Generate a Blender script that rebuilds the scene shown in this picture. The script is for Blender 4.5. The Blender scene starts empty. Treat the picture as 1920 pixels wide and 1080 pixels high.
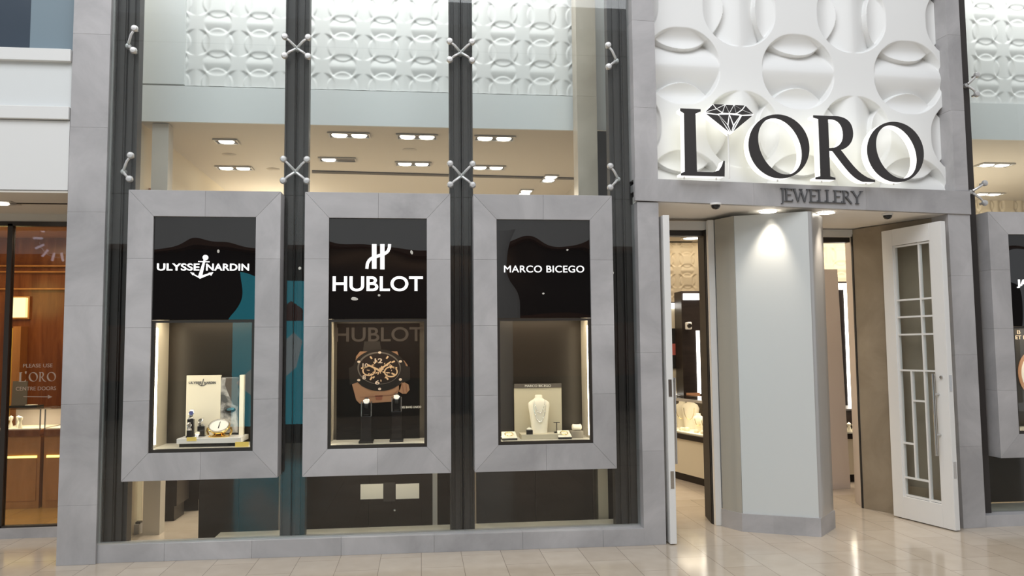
import bpy, bmesh, math, random
import numpy as np
from mathutils import Matrix, Vector
random.seed(4); rng = np.random.default_rng(4)
S = bpy.context.scene; COL = S.collection; PI = math.pi
# ------------------------------------------------------------------ camera
FPX, YAW, PITCH, ROLL, CAM = 1500.0, .1134, .0744, -.0093, Vector((0, -6.331, 1.6))
cy, sy, cp, sp, cr, sr = math.cos(YAW), math.sin(YAW), math.cos(PITCH), math.sin(PITCH), math.cos(ROLL), math.sin(ROLL)
FW = Vector((sy*cp, cy*cp, sp)); r0 = Vector((cy, -sy, 0)); u0 = r0.cross(FW)
RT = r0*cr + u0*sr; UP = u0*cr - r0*sr
cd = bpy.data.cameras.new('camera'); cam = bpy.data.objects.new('camera', cd); COL.objects.link(cam)
cam.matrix_world = Matrix(((RT.x, UP.x, -FW.x, CAM.x), (RT.y, UP.y, -FW.y, CAM.y), (RT.z, UP.z, -FW.z, CAM.z), (0, 0, 0, 1)))
cd.sensor_width = 36; cd.lens = FPX/1920*36; cd.clip_end = 200; S.camera = cam
# ------------------------------------------------------------------ world, light, exposure
S.view_settings.view_transform = 'Standard'; S.view_settings.look = 'None'; S.view_settings.gamma = 1
S.view_settings.use_curve_mapping = False; S.view_settings.exposure = 0.0
W = bpy.data.worlds.new('world'); S.world = W; W.use_nodes = True
bg = W.node_tree.nodes['Background']; bg.inputs[0].default_value = (.93, .96, 1.0, 1); bg.inputs[1].default_value = .62
S.cycles.use_denoising = True; S.cycles.transparent_max_bounces = 24; S.cycles.max_bounces = 8
S.cycles.sample_clamp_indirect = 6
def lamp(name, typ, loc, power, color=(1, 1, 1), size=1.0, rot=(0, 0, 0), size_y=None, blend=.6, angle=1.2):
    d = bpy.data.lights.new(name, typ); o = bpy.data.objects.new(name, d); COL.objects.link(o)
    d.energy = power; d.color = color; o.location = loc; o.rotation_euler = rot
    if typ == 'AREA':
        d.size = size
        if size_y: d.shape = 'RECTANGLE'; d.size_y = size_y
    else:
        d.shadow_soft_size = size
        if typ == 'SPOT': d.spot_size = angle; d.spot_blend = blend
    return o
WARM = (1, .86, .66); WARM2 = (1, .80, .52)
lamp('atrium_skylight', 'AREA', (-1.5, -6.2, 9.5), 860, (.95, .97, 1), 12, (math.radians(18), 0, 0), 6)
# ------------------------------------------------------------------ helpers
def P(px, py, y):
    v = FW + RT*((px-960)/FPX) + UP*((540-py)/FPX); return CAM + v*((y-CAM.y)/v.y)
def PZ(px, py, z):
    v = FW + RT*((px-960)/FPX) + UP*((540-py)/FPX); return CAM + v*((z-CAM.z)/v.z)
class MB:
    def __init__(s): s.v = []; s.f = []; s.t = []; s.m = []; s.tint = 0.0; s.mi = 0
    def add(s, vs, fs):
        n = len(s.v); s.v += [tuple(a) for a in vs]
        for f in fs: s.f.append([n+i for i in f]); s.t.append(s.tint); s.m.append(s.mi)
        return s
    def box(s, x0, x1, y0, y1, z0, z1):
        return s.add([(x0,y0,z0),(x1,y0,z0),(x1,y1,z0),(x0,y1,z0),(x0,y0,z1),(x1,y0,z1),(x1,y1,z1),(x0,y1,z1)],
                     [(0,3,2,1),(4,5,6,7),(0,1,5,4),(1,2,6,5),(2,3,7,6),(3,0,4,7)])
    def prism(s, poly, z0, z1):                       # polygon in XY, extruded in Z
        a = sum(poly[i][0]*poly[(i+1)%len(poly)][1]-poly[(i+1)%len(poly)][0]*poly[i][1] for i in range(len(poly)))
        if a < 0: poly = poly[::-1]
        n = len(poly); vs = [(p[0],p[1],z0) for p in poly]+[(p[0],p[1],z1) for p in poly]
        return s.add(vs, [list(range(n))[::-1], list(range(n,2*n))]+[(i,(i+1)%n,n+(i+1)%n,n+i) for i in range(n)])
    def slab(s, poly, y0, y1):                        # polygon in XZ, extruded in Y
        a = sum(poly[i][0]*poly[(i+1)%len(poly)][1]-poly[(i+1)%len(poly)][0]*poly[i][1] for i in range(len(poly)))
        if a < 0: poly = poly[::-1]
        n = len(poly); vs = [(p[0],y0,p[1]) for p in poly]+[(p[0],y1,p[1]) for p in poly]
        return s.add(vs, [list(range(n)), list(range(n,2*n))[::-1]]+[((i+1)%n,i,n+i,n+(i+1)%n) for i in range(n)])
    def bar(s, a, b, w, y0, y1, w2=None):             # stroke in XZ
        a = Vector((a[0],a[1])); b = Vector((b[0],b[1])); d = (b-a).normalized(); n = Vector((-d.y,d.x)); w2 = w if w2 is None else w2
        q = [a+n*w/2, a-n*w/2, b-n*w2/2, b+n*w2/2]
        return s.slab([(p.x,p.y) for p in q], y0, y1)
    def poly(s, pts, w, y0, y1):
        for a, b in zip(pts, pts[1:]): s.bar(a, b, w, y0, y1)
        return s
    def tube(s, pts, r, n=8, r2=None, cap=True):
        pts = [Vector(p) for p in pts]; k = len(pts); rs = [r+(r2-r)*i/(k-1) for i in range(k)] if r2 is not None else [r]*k
        if isinstance(r, (list, tuple)): rs = list(r)
        vs = []; prev = None
        for i, p in enumerate(pts):
            d = (pts[min(i+1,k-1)]-pts[max(i-1,0)]).normalized()
            a = prev if prev is not None else (Vector((0,0,1)) if abs(d.z) < .9 else Vector((1,0,0)))
            x = (a-d*a.dot(d)).normalized(); y = d.cross(x); prev = x
            for j in range(n): t = 2*PI*j/n; vs.append(p+(x*math.cos(t)+y*math.sin(t))*rs[i])
        fs = [(i*n+j, i*n+(j+1)%n, (i+1)*n+(j+1)%n, (i+1)*n+j) for i in range(k-1) for j in range(n)]
        if cap: fs += [list(range(n))[::-1], [(k-1)*n+j for j in range(n)]]
        return s.add(vs, fs)
    def lathe(s, prof, c=(0,0,0), n=20, axis='Z', sx=1, sy=1, ring=False):
        if ring: prof = list(prof)+[prof[0]]
        k = len(prof); vs = []
        for r, h in prof:
            for j in range(n):
                t = 2*PI*j/n; a, b = r*math.cos(t)*sx, r*math.sin(t)*sy
                vs.append((c[0]+a, c[1]+b, c[2]+h) if axis == 'Z' else (c[0]+a, c[1]-h, c[2]+b))
        fs = [(i*n+j, i*n+(j+1)%n, (i+1)*n+(j+1)%n, (i+1)*n+j) for i in range(k-1) for j in range(n)]
        if not ring: fs += [list(range(n))[::-1], [(k-1)*n+j for j in range(n)]]
        return s.add(vs, fs)
    def ball(s, c, r, n=12, sz=1.0):
        return s.lathe([(max(1e-4, r*math.sin(PI*i/8)), -r*sz*math.cos(PI*i/8)) for i in range(9)], c, n)
    def build(s, name, mat, parent=None, smooth=False, bevel=0, mw=None):
        me = bpy.data.meshes.new(name); me.from_pydata(s.v, [], s.f); 
        at = me.attributes.new('tint', 'FLOAT', 'FACE'); at.data.foreach_set('value', s.t)
        for q in (mat if isinstance(mat, (list, tuple)) else [mat]): me.materials.append(q)
        me.polygons.foreach_set('material_index', s.m)
        if smooth: 
            me.polygons.foreach_set('use_smooth', [True]*len(s.f)); me.set_sharp_from_angle(angle=.7)
        me.update()
        return link(name, me, parent, bevel, mw)
def link(name, me, parent=None, bevel=0, mw=None):
    o = bpy.data.objects.new(name, me); COL.objects.link(o)
    if parent: o.parent = parent
    if mw is not None: o.matrix_world = mw
    if bevel:
        b = o.modifiers.new('b', 'BEVEL'); b.width = bevel; b.segments = 2; b.limit_method = 'ANGLE'
    return o
def tag(o, label, cat, group=None, kind=None):
    o['label'] = label; o['category'] = cat
    if group: o['group'] = group
    if kind: o['kind'] = kind
    return o
def thing(name, label, cat, loc=(0,0,0), rotz=0, group=None, parent_mw=None):
    o = bpy.data.objects.new(name, None); o.empty_display_size = .1; COL.objects.link(o); o.location = loc; o.rotation_euler = (0,0,rotz)
    if parent_mw is not None: o.matrix_world = parent_mw
    return tag(o, label, cat, group)
def struct(o, label=None):
    o['kind'] = 'structure'
    if label: o['label'] = label
    return o
def copy_tree(o, parent=None):
    c = o.copy(); COL.objects.link(c)
    if parent: c.parent = parent
    for ch in [k for k in bpy.data.objects if k.parent == o]: copy_tree(ch, c)
    return c
def ellipse(cx, cz, rx, rz, rot=0, n=48):
    c, s_ = math.cos(rot), math.sin(rot); out = []
    for i in range(n):
        t = 2*PI*i/n; a, b = rx*math.cos(t), rz*math.sin(t); out.append((cx+a*c-b*s_, cz+a*s_+b*c))
    return out
def curve_mesh(name, loops, depth, mat, parent=None, mw=None, y0=0):   # filled outlines (with holes) in XZ; front at y0, back at y0+depth
    cu = bpy.data.curves.new(name, 'CURVE'); cu.dimensions = '2D'; cu.fill_mode = 'BOTH'; cu.extrude = depth/2
    for lp in loops:
        sp_ = cu.splines.new('POLY'); sp_.points.add(len(lp)-1); sp_.use_cyclic_u = True
        for q, p in zip(sp_.points, lp): q.co = (p[0], p[1], 0, 1)
    return _conv(name, cu, mat, parent, mw, lambda v: (v.x, y0+depth/2-v.z, v.y))
def _conv(name, cu, mat, parent, mw, fn):
    t = bpy.data.objects.new('tmp', cu); COL.objects.link(t); bpy.context.view_layer.update()
    dg = bpy.context.evaluated_depsgraph_get(); me = bpy.data.meshes.new_from_object(t.evaluated_get(dg))
    bpy.data.objects.remove(t); bpy.data.curves.remove(cu)
    for v in me.vertices: v.co = fn(v.co.copy())
    me.materials.clear(); me.materials.append(mat); me.name = name; me.update()
    return link(name, me, parent, 0, mw)
def text(name, s, x0, x1, z0, z1, y, mat, parent=None, depth=.006, off=0.0, mw=None, gap=1.0):  # text fitted in a box on the XZ plane at y
    cu = bpy.data.curves.new(name, 'FONT'); cu.body = s; cu.extrude = .05; cu.offset = off; cu.space_character = gap
    t = bpy.data.objects.new('tmp', cu); COL.objects.link(t); bpy.context.view_layer.update()
    me = bpy.data.meshes.new_from_object(t.evaluated_get(bpy.context.evaluated_depsgraph_get())); bpy.data.objects.remove(t); bpy.data.curves.remove(cu)
    xs = [v.co.x for v in me.vertices]; ys = [v.co.y for v in me.vertices]; a, b, c, d = min(xs), max(xs), min(ys), max(ys)
    for v in me.vertices:
        x, yy, zz = v.co; v.co = (x0+(x-a)/(b-a)*(x1-x0), y-(zz+.05)/.1*depth, z0+(yy-c)/(d-c)*(z1-z0))
    me.materials.clear(); me.materials.append(mat); me.name = name; me.update()
    return link(name, me, parent, 0, mw)
# ------------------------------------------------------------------ materials
def mat(name, col, rough=.5, metal=0, spec=.5, emit=None, es=0, coat=0):
    m = bpy.data.materials.new(name); m.use_nodes = True; b = m.node_tree.nodes['Principled BSDF']
    b.inputs['Base Color'].default_value = (*col, 1); b.inputs['Roughness'].default_value = rough; b.inputs['Metallic'].default_value = metal
    b.inputs['Specular IOR Level'].default_value = spec; b.inputs['Coat Weight'].default_value = coat
    if emit: b.inputs['Emission Color'].default_value = (*emit, 1); b.inputs['Emission Strength'].default_value = es
    return m
def nodes(m): return m.node_tree.nodes, m.node_tree.links, m.node_tree.nodes['Principled BSDF']
def noisy(name, c0, c1, scale=2.5, rough=.4, detail=8, stretch=(1,1,1), bump=0, metal=0, tint=False, lo=.35, hi=.68, distort=.6, spec=.5):
    m = mat(name, c0, rough, metal, spec); N, L, b = nodes(m)
    tc = N.new('ShaderNodeTexCoord'); mp = N.new('ShaderNodeMapping'); mp.inputs['Scale'].default_value = stretch
    nz = N.new('ShaderNodeTexNoise'); nz.inputs['Scale'].default_value = scale; nz.inputs['Detail'].default_value = detail; nz.inputs['Distortion'].default_value = distort; nz.inputs['Roughness'].default_value = .62
    rp = N.new('ShaderNodeValToRGB'); rp.color_ramp.elements[0].position = lo; rp.color_ramp.elements[1].position = hi
    rp.color_ramp.elements[0].color = (*c0, 1); rp.color_ramp.elements[1].color = (*c1, 1)
    geo = N.new('ShaderNodeNewGeometry')
    L.new(geo.outputs['Position'], mp.inputs[0]); L.new(mp.outputs[0], nz.inputs[0]); L.new(nz.outputs[0], rp.inputs[0])
    out = rp.outputs[0]
    if tint:
        at = N.new('ShaderNodeAttribute'); at.attribute_name = 'tint'
        ad = N.new('ShaderNodeMath'); ad.operation = 'ADD'; ad.inputs[1].default_value = 1.0; L.new(at.outputs['Fac'], ad.inputs[0])
        hs = N.new('ShaderNodeHueSaturation'); L.new(ad.outputs[0], hs.inputs['Value']); L.new(out, hs.inputs['Color']); out = hs.outputs[0]
    L.new(out, b.inputs['Base Color'])
    if bump:
        bp = N.new('ShaderNodeBump'); bp.inputs['Strength'].default_value = bump; L.new(nz.outputs[0], bp.inputs['Height']); L.new(bp.outputs[0], b.inputs['Normal'])
    return m
def glassmat(name, ior=1.6, tint=(1,1,1), wave=0):
    m = bpy.data.materials.new(name); m.use_nodes = True; N, L = m.node_tree.nodes, m.node_tree.links
    N.remove(N['Principled BSDF']); o = N['Material Output']
    t = N.new('ShaderNodeBsdfTransparent'); t.inputs[0].default_value = (*tint, 1)
    g = N.new('ShaderNodeBsdfGlossy'); g.inputs['Roughness'].default_value = 0.0; f = N.new('ShaderNodeFresnel')
    ge = N.new('ShaderNodeNewGeometry'); mr_ = N.new('ShaderNodeMapRange'); mr_.inputs['To Min'].default_value = ior; mr_.inputs['To Max'].default_value = 1/ior   # the same reflectance on both faces of a pane
    L.new(ge.outputs['Backfacing'], mr_.inputs[0]); L.new(mr_.outputs[0], f.inputs[0])
    x = N.new('ShaderNodeMixShader'); L.new(f.outputs[0], x.inputs[0]); L.new(t.outputs[0], x.inputs[1]); L.new(g.outputs[0], x.inputs[2]); L.new(x.outputs[0], o.inputs[0])
    return m
def emis(name, col, st): return mat(name, (.8,.8,.8), .5, emit=col, es=st)
def floormat(name, c0, c1, w, h, rough, mortar, off=.5, rot=0, sc=(1,1,1), loc=(0,0,0)):
    m = mat(name, c0, rough); N, L, b = nodes(m)
    geo = N.new('ShaderNodeNewGeometry'); mp = N.new('ShaderNodeMapping'); mp.inputs['Rotation'].default_value = (0,0,rot); mp.inputs['Location'].default_value = loc
    br = N.new('ShaderNodeTexBrick'); br.inputs['Scale'].default_value = 1; br.inputs['Brick Width'].default_value = w; br.inputs['Row Height'].default_value = h
    br.inputs['Mortar Size'].default_value = .0025; br.inputs['Mortar Smooth'].default_value = .3; br.offset = off; br.inputs['Bias'].default_value = 0
    br.inputs['Color1'].default_value = (*c0,1); br.inputs['Color2'].default_value = (*c1,1); br.inputs['Mortar'].default_value = (*mortar,1)
    nz = N.new('ShaderNodeTexNoise'); nz.inputs['Scale'].default_value = 6; nz.inputs['Detail'].default_value = 6
    mx = N.new('ShaderNodeMix'); mx.data_type = 'RGBA'; mx.blend_type = 'MULTIPLY'; mx.inputs[0].default_value = .35
    rp = N.new('ShaderNodeValToRGB'); rp.color_ramp.elements[0].color = (.72,.70,.67,1); rp.color_ramp.elements[0].position = .3; rp.color_ramp.elements[1].position = .7
    L.new(geo.outputs['Position'], mp.inputs[0]); L.new(mp.outputs[0], br.inputs[0]); L.new(geo.outputs['Position'], nz.inputs[0]); L.new(nz.outputs[0], rp.inputs[0])
    L.new(br.outputs[0], mx.inputs[6]); L.new(rp.outputs[0], mx.inputs[7]); L.new(mx.outputs[2], b.inputs['Base Color'])
    return m
M = {}
M['stone'] = noisy('grey_stone', (.345,.335,.34), (.495,.48,.485), 1.6, .42, tint=True)
M['beige_stone'] = noisy('beige_stone', (.40,.345,.275), (.53,.47,.385), 1.8, .35, tint=True)
M['mall_floor'] = floormat('polished_limestone', (.54,.465,.375), (.49,.415,.33), .62, .31, .12, (.25,.2,.16), .5, PI/2)
M['shop_floor'] = floormat('pale_marble', (.60,.52,.44), (.55,.47,.40), .6, .6, .15, (.4,.34,.28), 0)
M['ledge'] = noisy('pale_ledge', (.58,.55,.46), (.70,.67,.58), 4, .3)
M['white'] = mat('white_plaster', (.70,.70,.69), .55); M['bright_white'] = mat('bright_white_plaster', (.81,.81,.80), .5)
M['soffit'] = mat('soffit_white', (.88,.84,.79), .6); M['offwhite'] = mat('cool_white', (.66,.68,.68), .6)
M['cream_ceiling'] = mat('cream_ceiling', (.60,.56,.50), .7)
M['cream'] = mat('cream_panel', (.60,.54,.42), .55)
M['cream_wall'] = mat('cream_wall', (.74,.66,.52), .6)
M['pink_cream'] = mat('pinkish_cream', (.60,.52,.47), .5)
M['mullion'] = mat('dark_bronze', (.046,.040,.038), .45, 0, .3)
M['bronze'] = mat('bronze_frame', (.045,.038,.033), .35, .3)
M['brown'] = noisy('dark_brown_panel', (.014,.010,.009), (.022,.016,.014), 3, .35, stretch=(1,1,6), spec=.2)
M['back_panel'] = mat('satin_brown_metal', (.055,.047,.038), .34, .75)
M['black_glass'] = mat('black_glass', (.006,.005,.005), .0, 0, .9)
M['white_metal'] = mat('white_lacquer', (.78,.77,.75), .25)
M['glass'] = glassmat('clear_glass', 1.52, (.95,.97,.965))
M['case_glass'] = glassmat('case_glass', 1.5, (.97,.97,.96))
M['chrome'] = mat('brushed_steel', (.62,.61,.60), .22, 1)
M['silver_paint'] = mat('silver_fitting', (.62,.61,.60), .35, .55)
M['steel_grey'] = mat('satin_steel', (.50,.49,.48), .30, .45)
M['gold'] = mat('gold', (.83,.62,.25), .15, 1)
M['rose_gold'] = mat('rose_gold', (.62,.34,.20), .35, .6)
M['black'] = mat('black_gloss', (.012,.011,.011), .15)
M['matte_black'] = mat('matte_black', (.015,.014,.014), .6)
M['dark_face'] = mat('dark_letter_face', (.035,.031,.031), .4)
M['led'] = emis('led_warm', (1,.93,.74), 16.0)
M['led_white'] = emis('led_white', (1,.97,.90), 4.0)
M['lamp_disc'] = emis('lamp_disc', (1,.95,.84), 6.0)
M['sign_white'] = emis('lit_white_letter', (1,.99,.97), 1.15)
M['halo'] = emis('lit_acrylic', (1,1,.97), 1.0)
M['halo_back'] = emis('lit_letter_back', (1,.95,.60), .75)
M['rose_print'] = mat('rose_gold_print', (.27,.145,.08), .5); M['pewter'] = mat('pewter_letter', (.13,.13,.135), .4, .4)
M['print_grey'] = mat('print_grey', (.10,.085,.072), .6)
M['paper'] = mat('white_paper', (.78,.76,.70), .6)
M['notice'] = mat('frosted_notice', (.36,.27,.21), .6); M['etched'] = mat('etched_lettering', (.62,.50,.40), .6)
M['linen'] = mat('linen', (.86,.81,.66), .8)
M['linen_dim'] = mat('linen_board', (.55,.50,.37), .8)
M['silver'] = mat('silver_jewel', (.85,.85,.84), .12, 1)
M['yellow_card'] = mat('yellow_card', (.85,.66,.17), .5)
M['panel_white'] = mat('white_back_painted_glass', (.62,.64,.63), .22)
M['beige_glass'] = mat('beige_glass', (.40,.385,.34), .06, 0, .8)
M['wood'] = noisy('cherry_wood', (.15,.045,.014), (.26,.088,.028), 2.2, .25, stretch=(5,5,.7))
M['wood_light'] = noisy('honey_wood', (.38,.16,.045), (.50,.22,.07), 2.0, .3, stretch=(4,4,.8))
M['yellow_wall'] = mat('yellow_wall', (.75,.45,.06), .6)
M['yellow_lamp'] = emis('yellow_lightbox', (1,.85,.35), 1.25)
M['yellow_glow'] = emis('yellow_strip', (1,.74,.12), 2.5)
M['tile_gold'] = floormat('honey_tile', (.55,.33,.10), (.45,.26,.08), .5, .5, .2, (.3,.16,.05), 0)
M['window_dark'] = mat('slate_glass', (.045,.062,.085), .1)
M['window_mid'] = mat('slate_blind', (.17,.23,.27), .4)
M['turquoise'] = mat('glowing_turquoise', (.05,.35,.42), .5, emit=(.06,.62,.80), es=1.5)  # glow added here and to the white print to strengthen the mirror image
M['print_white'] = mat('print_white', (.62,.66,.66), .5, emit=(.8,.95,1), es=1.0)
M['print_red'] = mat('print_brown', (.28,.07,.05), .5)
M['opp_dark'] = mat('dark_shopfront', (.022,.016,.014), .4)
M['opp_wood'] = mat('brown_shop_interior', (.13,.055,.028), .5)
M['photo_grey'] = noisy('photo_print', (.10,.10,.10), (.55,.54,.52), 9, .35, detail=3, lo=.4, hi=.6)
M['lavender'] = emis('lavender_light', (.85,.8,1), 2.2)
M['skin_pink'] = mat('poster_pink', (.5,.12,.10), .6)
N, L, b = nodes(M['black_glass']); ge = N.new('ShaderNodeNewGeometry'); nz = N.new('ShaderNodeTexNoise'); nz.inputs['Scale'].default_value = 2.6; nz.inputs['Detail'].default_value = 0
bp = N.new('ShaderNodeBump'); bp.inputs['Strength'].default_value = .10; bp.inputs['Distance'].default_value = .06; L.new(ge.outputs['Position'], nz.inputs[0]); L.new(nz.outputs[0], bp.inputs['Height']); L.new(bp.outputs[0], b.inputs['Normal'])
# ------------------------------------------------------------------ setting: floors
x0b, pit, bw, z0b, bh = -2.2202, 1.3177, 1.1336, .6316, 2.1994
struct(MB().box(-14, 14, -14, 1.9, -.06, 0).build('floor', M['mall_floor']))
struct(MB().box(-2.45, 12, 1.9, 12, -.06, 0).build('floor_shop', M['shop_floor']))
struct(MB().box(-2.4, 1.75, .52, 1.9, -.0, .006).build('floor_shop', M['shop_floor']))
struct(MB().box(-10, -2.45, 1.3, 8, 0, .004).build('floor_side_shop', M['tile_gold']))
# ------------------------------------------------------------------ stone facade
def stone(name, boxes, mw=None, mat_='stone', bevel=.0012):
    mb = MB()
    for b in boxes: mb.tint = random.uniform(-.06, .05); mb.box(*b)
    return struct(mb.build(name, M[mat_], bevel=bevel, mw=mw))
def stack(x0, x1, y0, y1, zs):
    return [(x0, x1, y0, y1, a+.0004, b-.0004) for a, b in zip(zs, zs[1:])]
xl, xr = P(126,400,.15).x, P(197.4,400,.15).x
stone('pillar_left', stack(xl, xr, .15, .75, [0,.44,1.2,1.95,2.68,3.35,4.1,5.3]))
mb = MB(); xs = [xr, -1.95, -1.3, -.62, .1, .8, 1.45, 1.79]                   # plinth course
for a, b in zip(xs, xs[1:]):
    mb.tint = random.uniform(-.09, .05); f = lambda x: .185-(x+2.7)*.0215
    mb.prism([(a+.0005,f(a)), (b-.0005,f(b)), (b-.0005,.30), (a+.0005,.30)], 0, .135)
struct(mb.build('baseboard_front', M['stone'], bevel=.0015))
struct(MB().box(xr, 1.79, .18, .215, .135, .150).build('trim_1', M['silver_paint']))
struct(MB().box(-1.63, 1.8, .30, .56, 0, .118).build('trim_2', M['ledge']))
# portal frame: local x along the portal, y inward, z up
pa = math.atan(.055); MP = Matrix.Translation((1.97, .10, 0)) @ Matrix.Rotation(pa, 4, 'Z'); MPi = MP.inverted()
def PL(px, py, d=0):                                                       # pixel -> portal-local point at inward depth d
    v = FW + RT*((px-960)/FPX) + UP*((540-py)/FPX); o = MPi @ CAM; w = MPi.to_3x3() @ v; return o + w*((d-o.y)/w.y)
stone('pillar_entrance_left', stack(-.185, .0, 0, .34, [0,.75,1.55,2.80]) + stack(-.20, -.002, -.01, .34, [2.995,3.6,4.35,5.3]), MP)
stone('pillar_entrance_right', stack(2.70, 2.92, 0, .34, [0,.7,1.5,2.2,2.76]) + stack(2.785, 2.92, 0, .34, [2.965,3.7,4.4,5.3]), MP)
mb = MB(); us = [-.205, .85, 1.9, 2.925]
for a, b in zip(us, us[1:]):
    mb.tint = random.uniform(-.05, .05); bt = lambda u: 2.805-.0187*u; tp = lambda u: 2.995-.0115*u
    mb.slab([(a+.0004,bt(a)), (b-.0004,bt(b)), (b-.0004,tp(b)), (a+.0004,tp(a))], -.012, .03)
struct(mb.build('trim_3', M['stone'], bevel=.0015, mw=MP))
struct(MB().box(-.19, 2.9, .032, .34, 2.90, 2.962).build('trim_lintel_shelf', M['stone'], mw=MP))
# sculpted white panel of woven discs
def weave(name, w, h, pitch, res, D, mat_, ph=(0,0), R=.315, mw=None, orient=0):
    nx, nz = int(w/res)+1, int(h/res)+1
    X, Z = np.meshgrid(np.linspace(0, w, nx), np.linspace(0, h, nz)); H = np.zeros_like(X); r = R*pitch; s = 1.42*r
    for k, (ox, oz) in enumerate(((0,0), (.5,.5))):
        u = (X-ph[0])/pitch-ox; v = (Z-ph[1])/pitch-oz; u = (u-np.round(u))*pitch; v = (v-np.round(v))*pitch
        if (k+orient) % 2: u, v = v, u                                      # lens pair along u
        rr = np.hypot(u, v); t = np.abs(u)/r; ins = np.clip((r-rr)/(2.2*res)+.5, 0, 1)
        band = -D*np.clip(t/.75, 0, 1)**1.6
        dl = np.hypot(np.abs(u)-s, v); lens_in = np.clip((r-dl)/(2.2*res)+.5, 0, 1); e = np.clip((r-dl)/(.58*r), 0, 1)
        lens = -D*.34*np.sin(np.clip((t-.42)/.58, 0, 1)*PI)**1 * .9
        hh = band*(1-lens_in)+lens*lens_in; H += hh*ins
    K = np.pad(H, 1, mode='edge'); H = (K[:-2,1:-1]+K[2:,1:-1]+K[1:-1,:-2]+K[1:-1,2:]+4*H)/8
    V = np.stack([X, -H, Z], -1).reshape(-1, 3); i = np.arange(nx*nz).reshape(nz, nx)
    F = np.stack([i[:-1,:-1], i[:-1,1:], i[1:,1:], i[1:,:-1]], -1).reshape(-1, 4)
    me = bpy.data.meshes.new(name); me.from_pydata(V.tolist(), [], F.tolist()); me.polygons.foreach_set('use_smooth', [True]*len(F)); me.set_sharp_from_angle(angle=1.0)
    me.materials.append(mat_); return struct(link(name, me, None, 0, mw))
c2 = PL(1497, 134, .11); 
weave('wall_entrance_panel', 2.79, 2.32, 1.085, .0048, .16, M['bright_white'], (c2.x-.0-1.085*.5, c2.z-2.955+1.085*.5), R=.315, mw=MP @ Matrix.Translation((0,.11,2.955)), orient=0)
struct(MB().box(-.0, 2.79, .27, .34, 2.90, 5.3).build('wall_entrance_backing', M['white'], mw=MP))
# entrance recess: soffit, side wall, door heads
sq = [MP @ Vector((u, d, 2.805-.0187*u)) for u, d in ((-.18,.031),(2.90,.031))]; vs = [tuple(sq[0]), tuple(sq[1]), (4.88,1.36,2.75), (1.79,1.36,2.75)]
struct(MB().add(vs+[(v[0],v[1],v[2]+.06) for v in vs], [(0,3,2,1),(4,5,6,7),(0,1,5,4),(1,2,6,5),(2,3,7,6),(3,0,4,7)]).build('ceiling_entrance', M['soffit']))
def soffit_z(p): u = (MPi @ Vector((p.x,p.y,2.75))).x; f = max(0, min(1, (p.y-(.13+.055*(p.x-1.97)))/1.2)); return (2.805-.0187*u)*(1-f)+2.75*f
struct(MB().box(1.80, 2.66, .76, .90, 2.67, 2.75).box(1.80, 2.02, .80, .9, 0, 2.67).build('wall_door_head', M['white']))
struct(MB().box(3.6, 4.40, 1.20, 1.30, 2.68, 2.75).build('wall_door_head', M['white']))
struct(MB().box(2.03, 2.64, .80, .90, 2.62, 2.67).build('trim_door_head', M['bronze']))
struct(MB().box(3.6, 4.31, 1.27, 1.35, 2.63, 2.68).build('trim_door_head', M['bronze']))
mb = MB(); pts = [(4.298,1.21), (4.43,.92), (4.72,.33)]
for (a, b), t in zip(zip(pts, pts[1:]), (.0, -.08)):
    mb.tint = t; mb.prism([a, b, (b[0]+.1,b[1]+.05), (a[0]+.1,a[1]+.05)], 0, 2.75)
struct(mb.build('wall_entrance_right', noisy('brown_beige_stone', (.25,.205,.15), (.36,.30,.225), 1.6, .35, tint=True)))
struct(MB().prism([(4.304,1.222),(4.43,1.24),(4.55,1.52),(P(1594,700,1.52).x,1.52)], 0, 2.75).build('wall_entrance_jamb', M['pink_cream']))
struct(MB().box(4.294, 4.308, 1.20, 1.225, 0, 2.70).build('trim_door_seam', M['matte_black']))
# door frame and dark inner jamb of the left doorway
struct(MB().prism([(2.612,.695),(2.665,.68),(2.665,.745),(2.612,.745)], 0, 2.75).build('trim_door_frame', M['white_metal'], bevel=.003))
struct(MB().prism([(2.606,.748),(2.66,.748),(2.66,.77),(2.606,.77)], 0, 2.67).build('trim_door_gasket', M['matte_black']))
struct(MB().prism([(2.600,.775),(2.64,.775),(2.72,1.10),(P(1315,700,1.10).x,1.10)], 0, 2.67).build('trim_door_reveal', mat('dark_door_edge',(.030,.024,.020),.6,0,.25), bevel=.002))
# faceted column between the doors
ct = thing('entrance_column', 'faceted white glass column with a grey stone foot between the two entrance doors', 'column', (3.15,.6,0)); o_ = (3.15,.6)
def rel(poly): return [(p[0]-o_[0], p[1]-o_[1]) for p in poly]
cpts = [(2.665,.66),(2.76,.45),(3.315,.165),(3.59,.46),(3.60,1.19),(2.67,1.02)]
MB().prism(rel([(2.675,.67),(2.768,.46),(3.31,.18),(3.575,.46),(3.58,1.19),(2.675,1.0)]), .15, 2.75).build('core', M['white'], ct)
MB().prism(rel([(2.763,.447),(3.312,.168),(3.316,.178),(2.768,.459)]), .152, 2.748).build('front_panel', M['panel_white'], ct)['label'] = 'white front panel lit by a downlight'
MB().prism(rel([(2.663,.655),(2.757,.447),(2.768,.452),(2.676,.66)]), .152, 2.748).build('side_panel', M['beige_glass'], ct)['label'] = 'glossy beige side panel'
mb = MB(); arc = [(3.312,.168),(3.335,.170),(3.36,.188),(3.40,.232),(3.46,.30),(3.53,.375),(3.59,.445),(3.598,.47),(3.585,.475)]
mb.prism(rel(arc+[(3.31,.19)]), .152, 2.748).build('side_panel', M['steel_grey'], ct, smooth=True)['label'] = 'satin grey side panel'
mb = MB()
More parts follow.
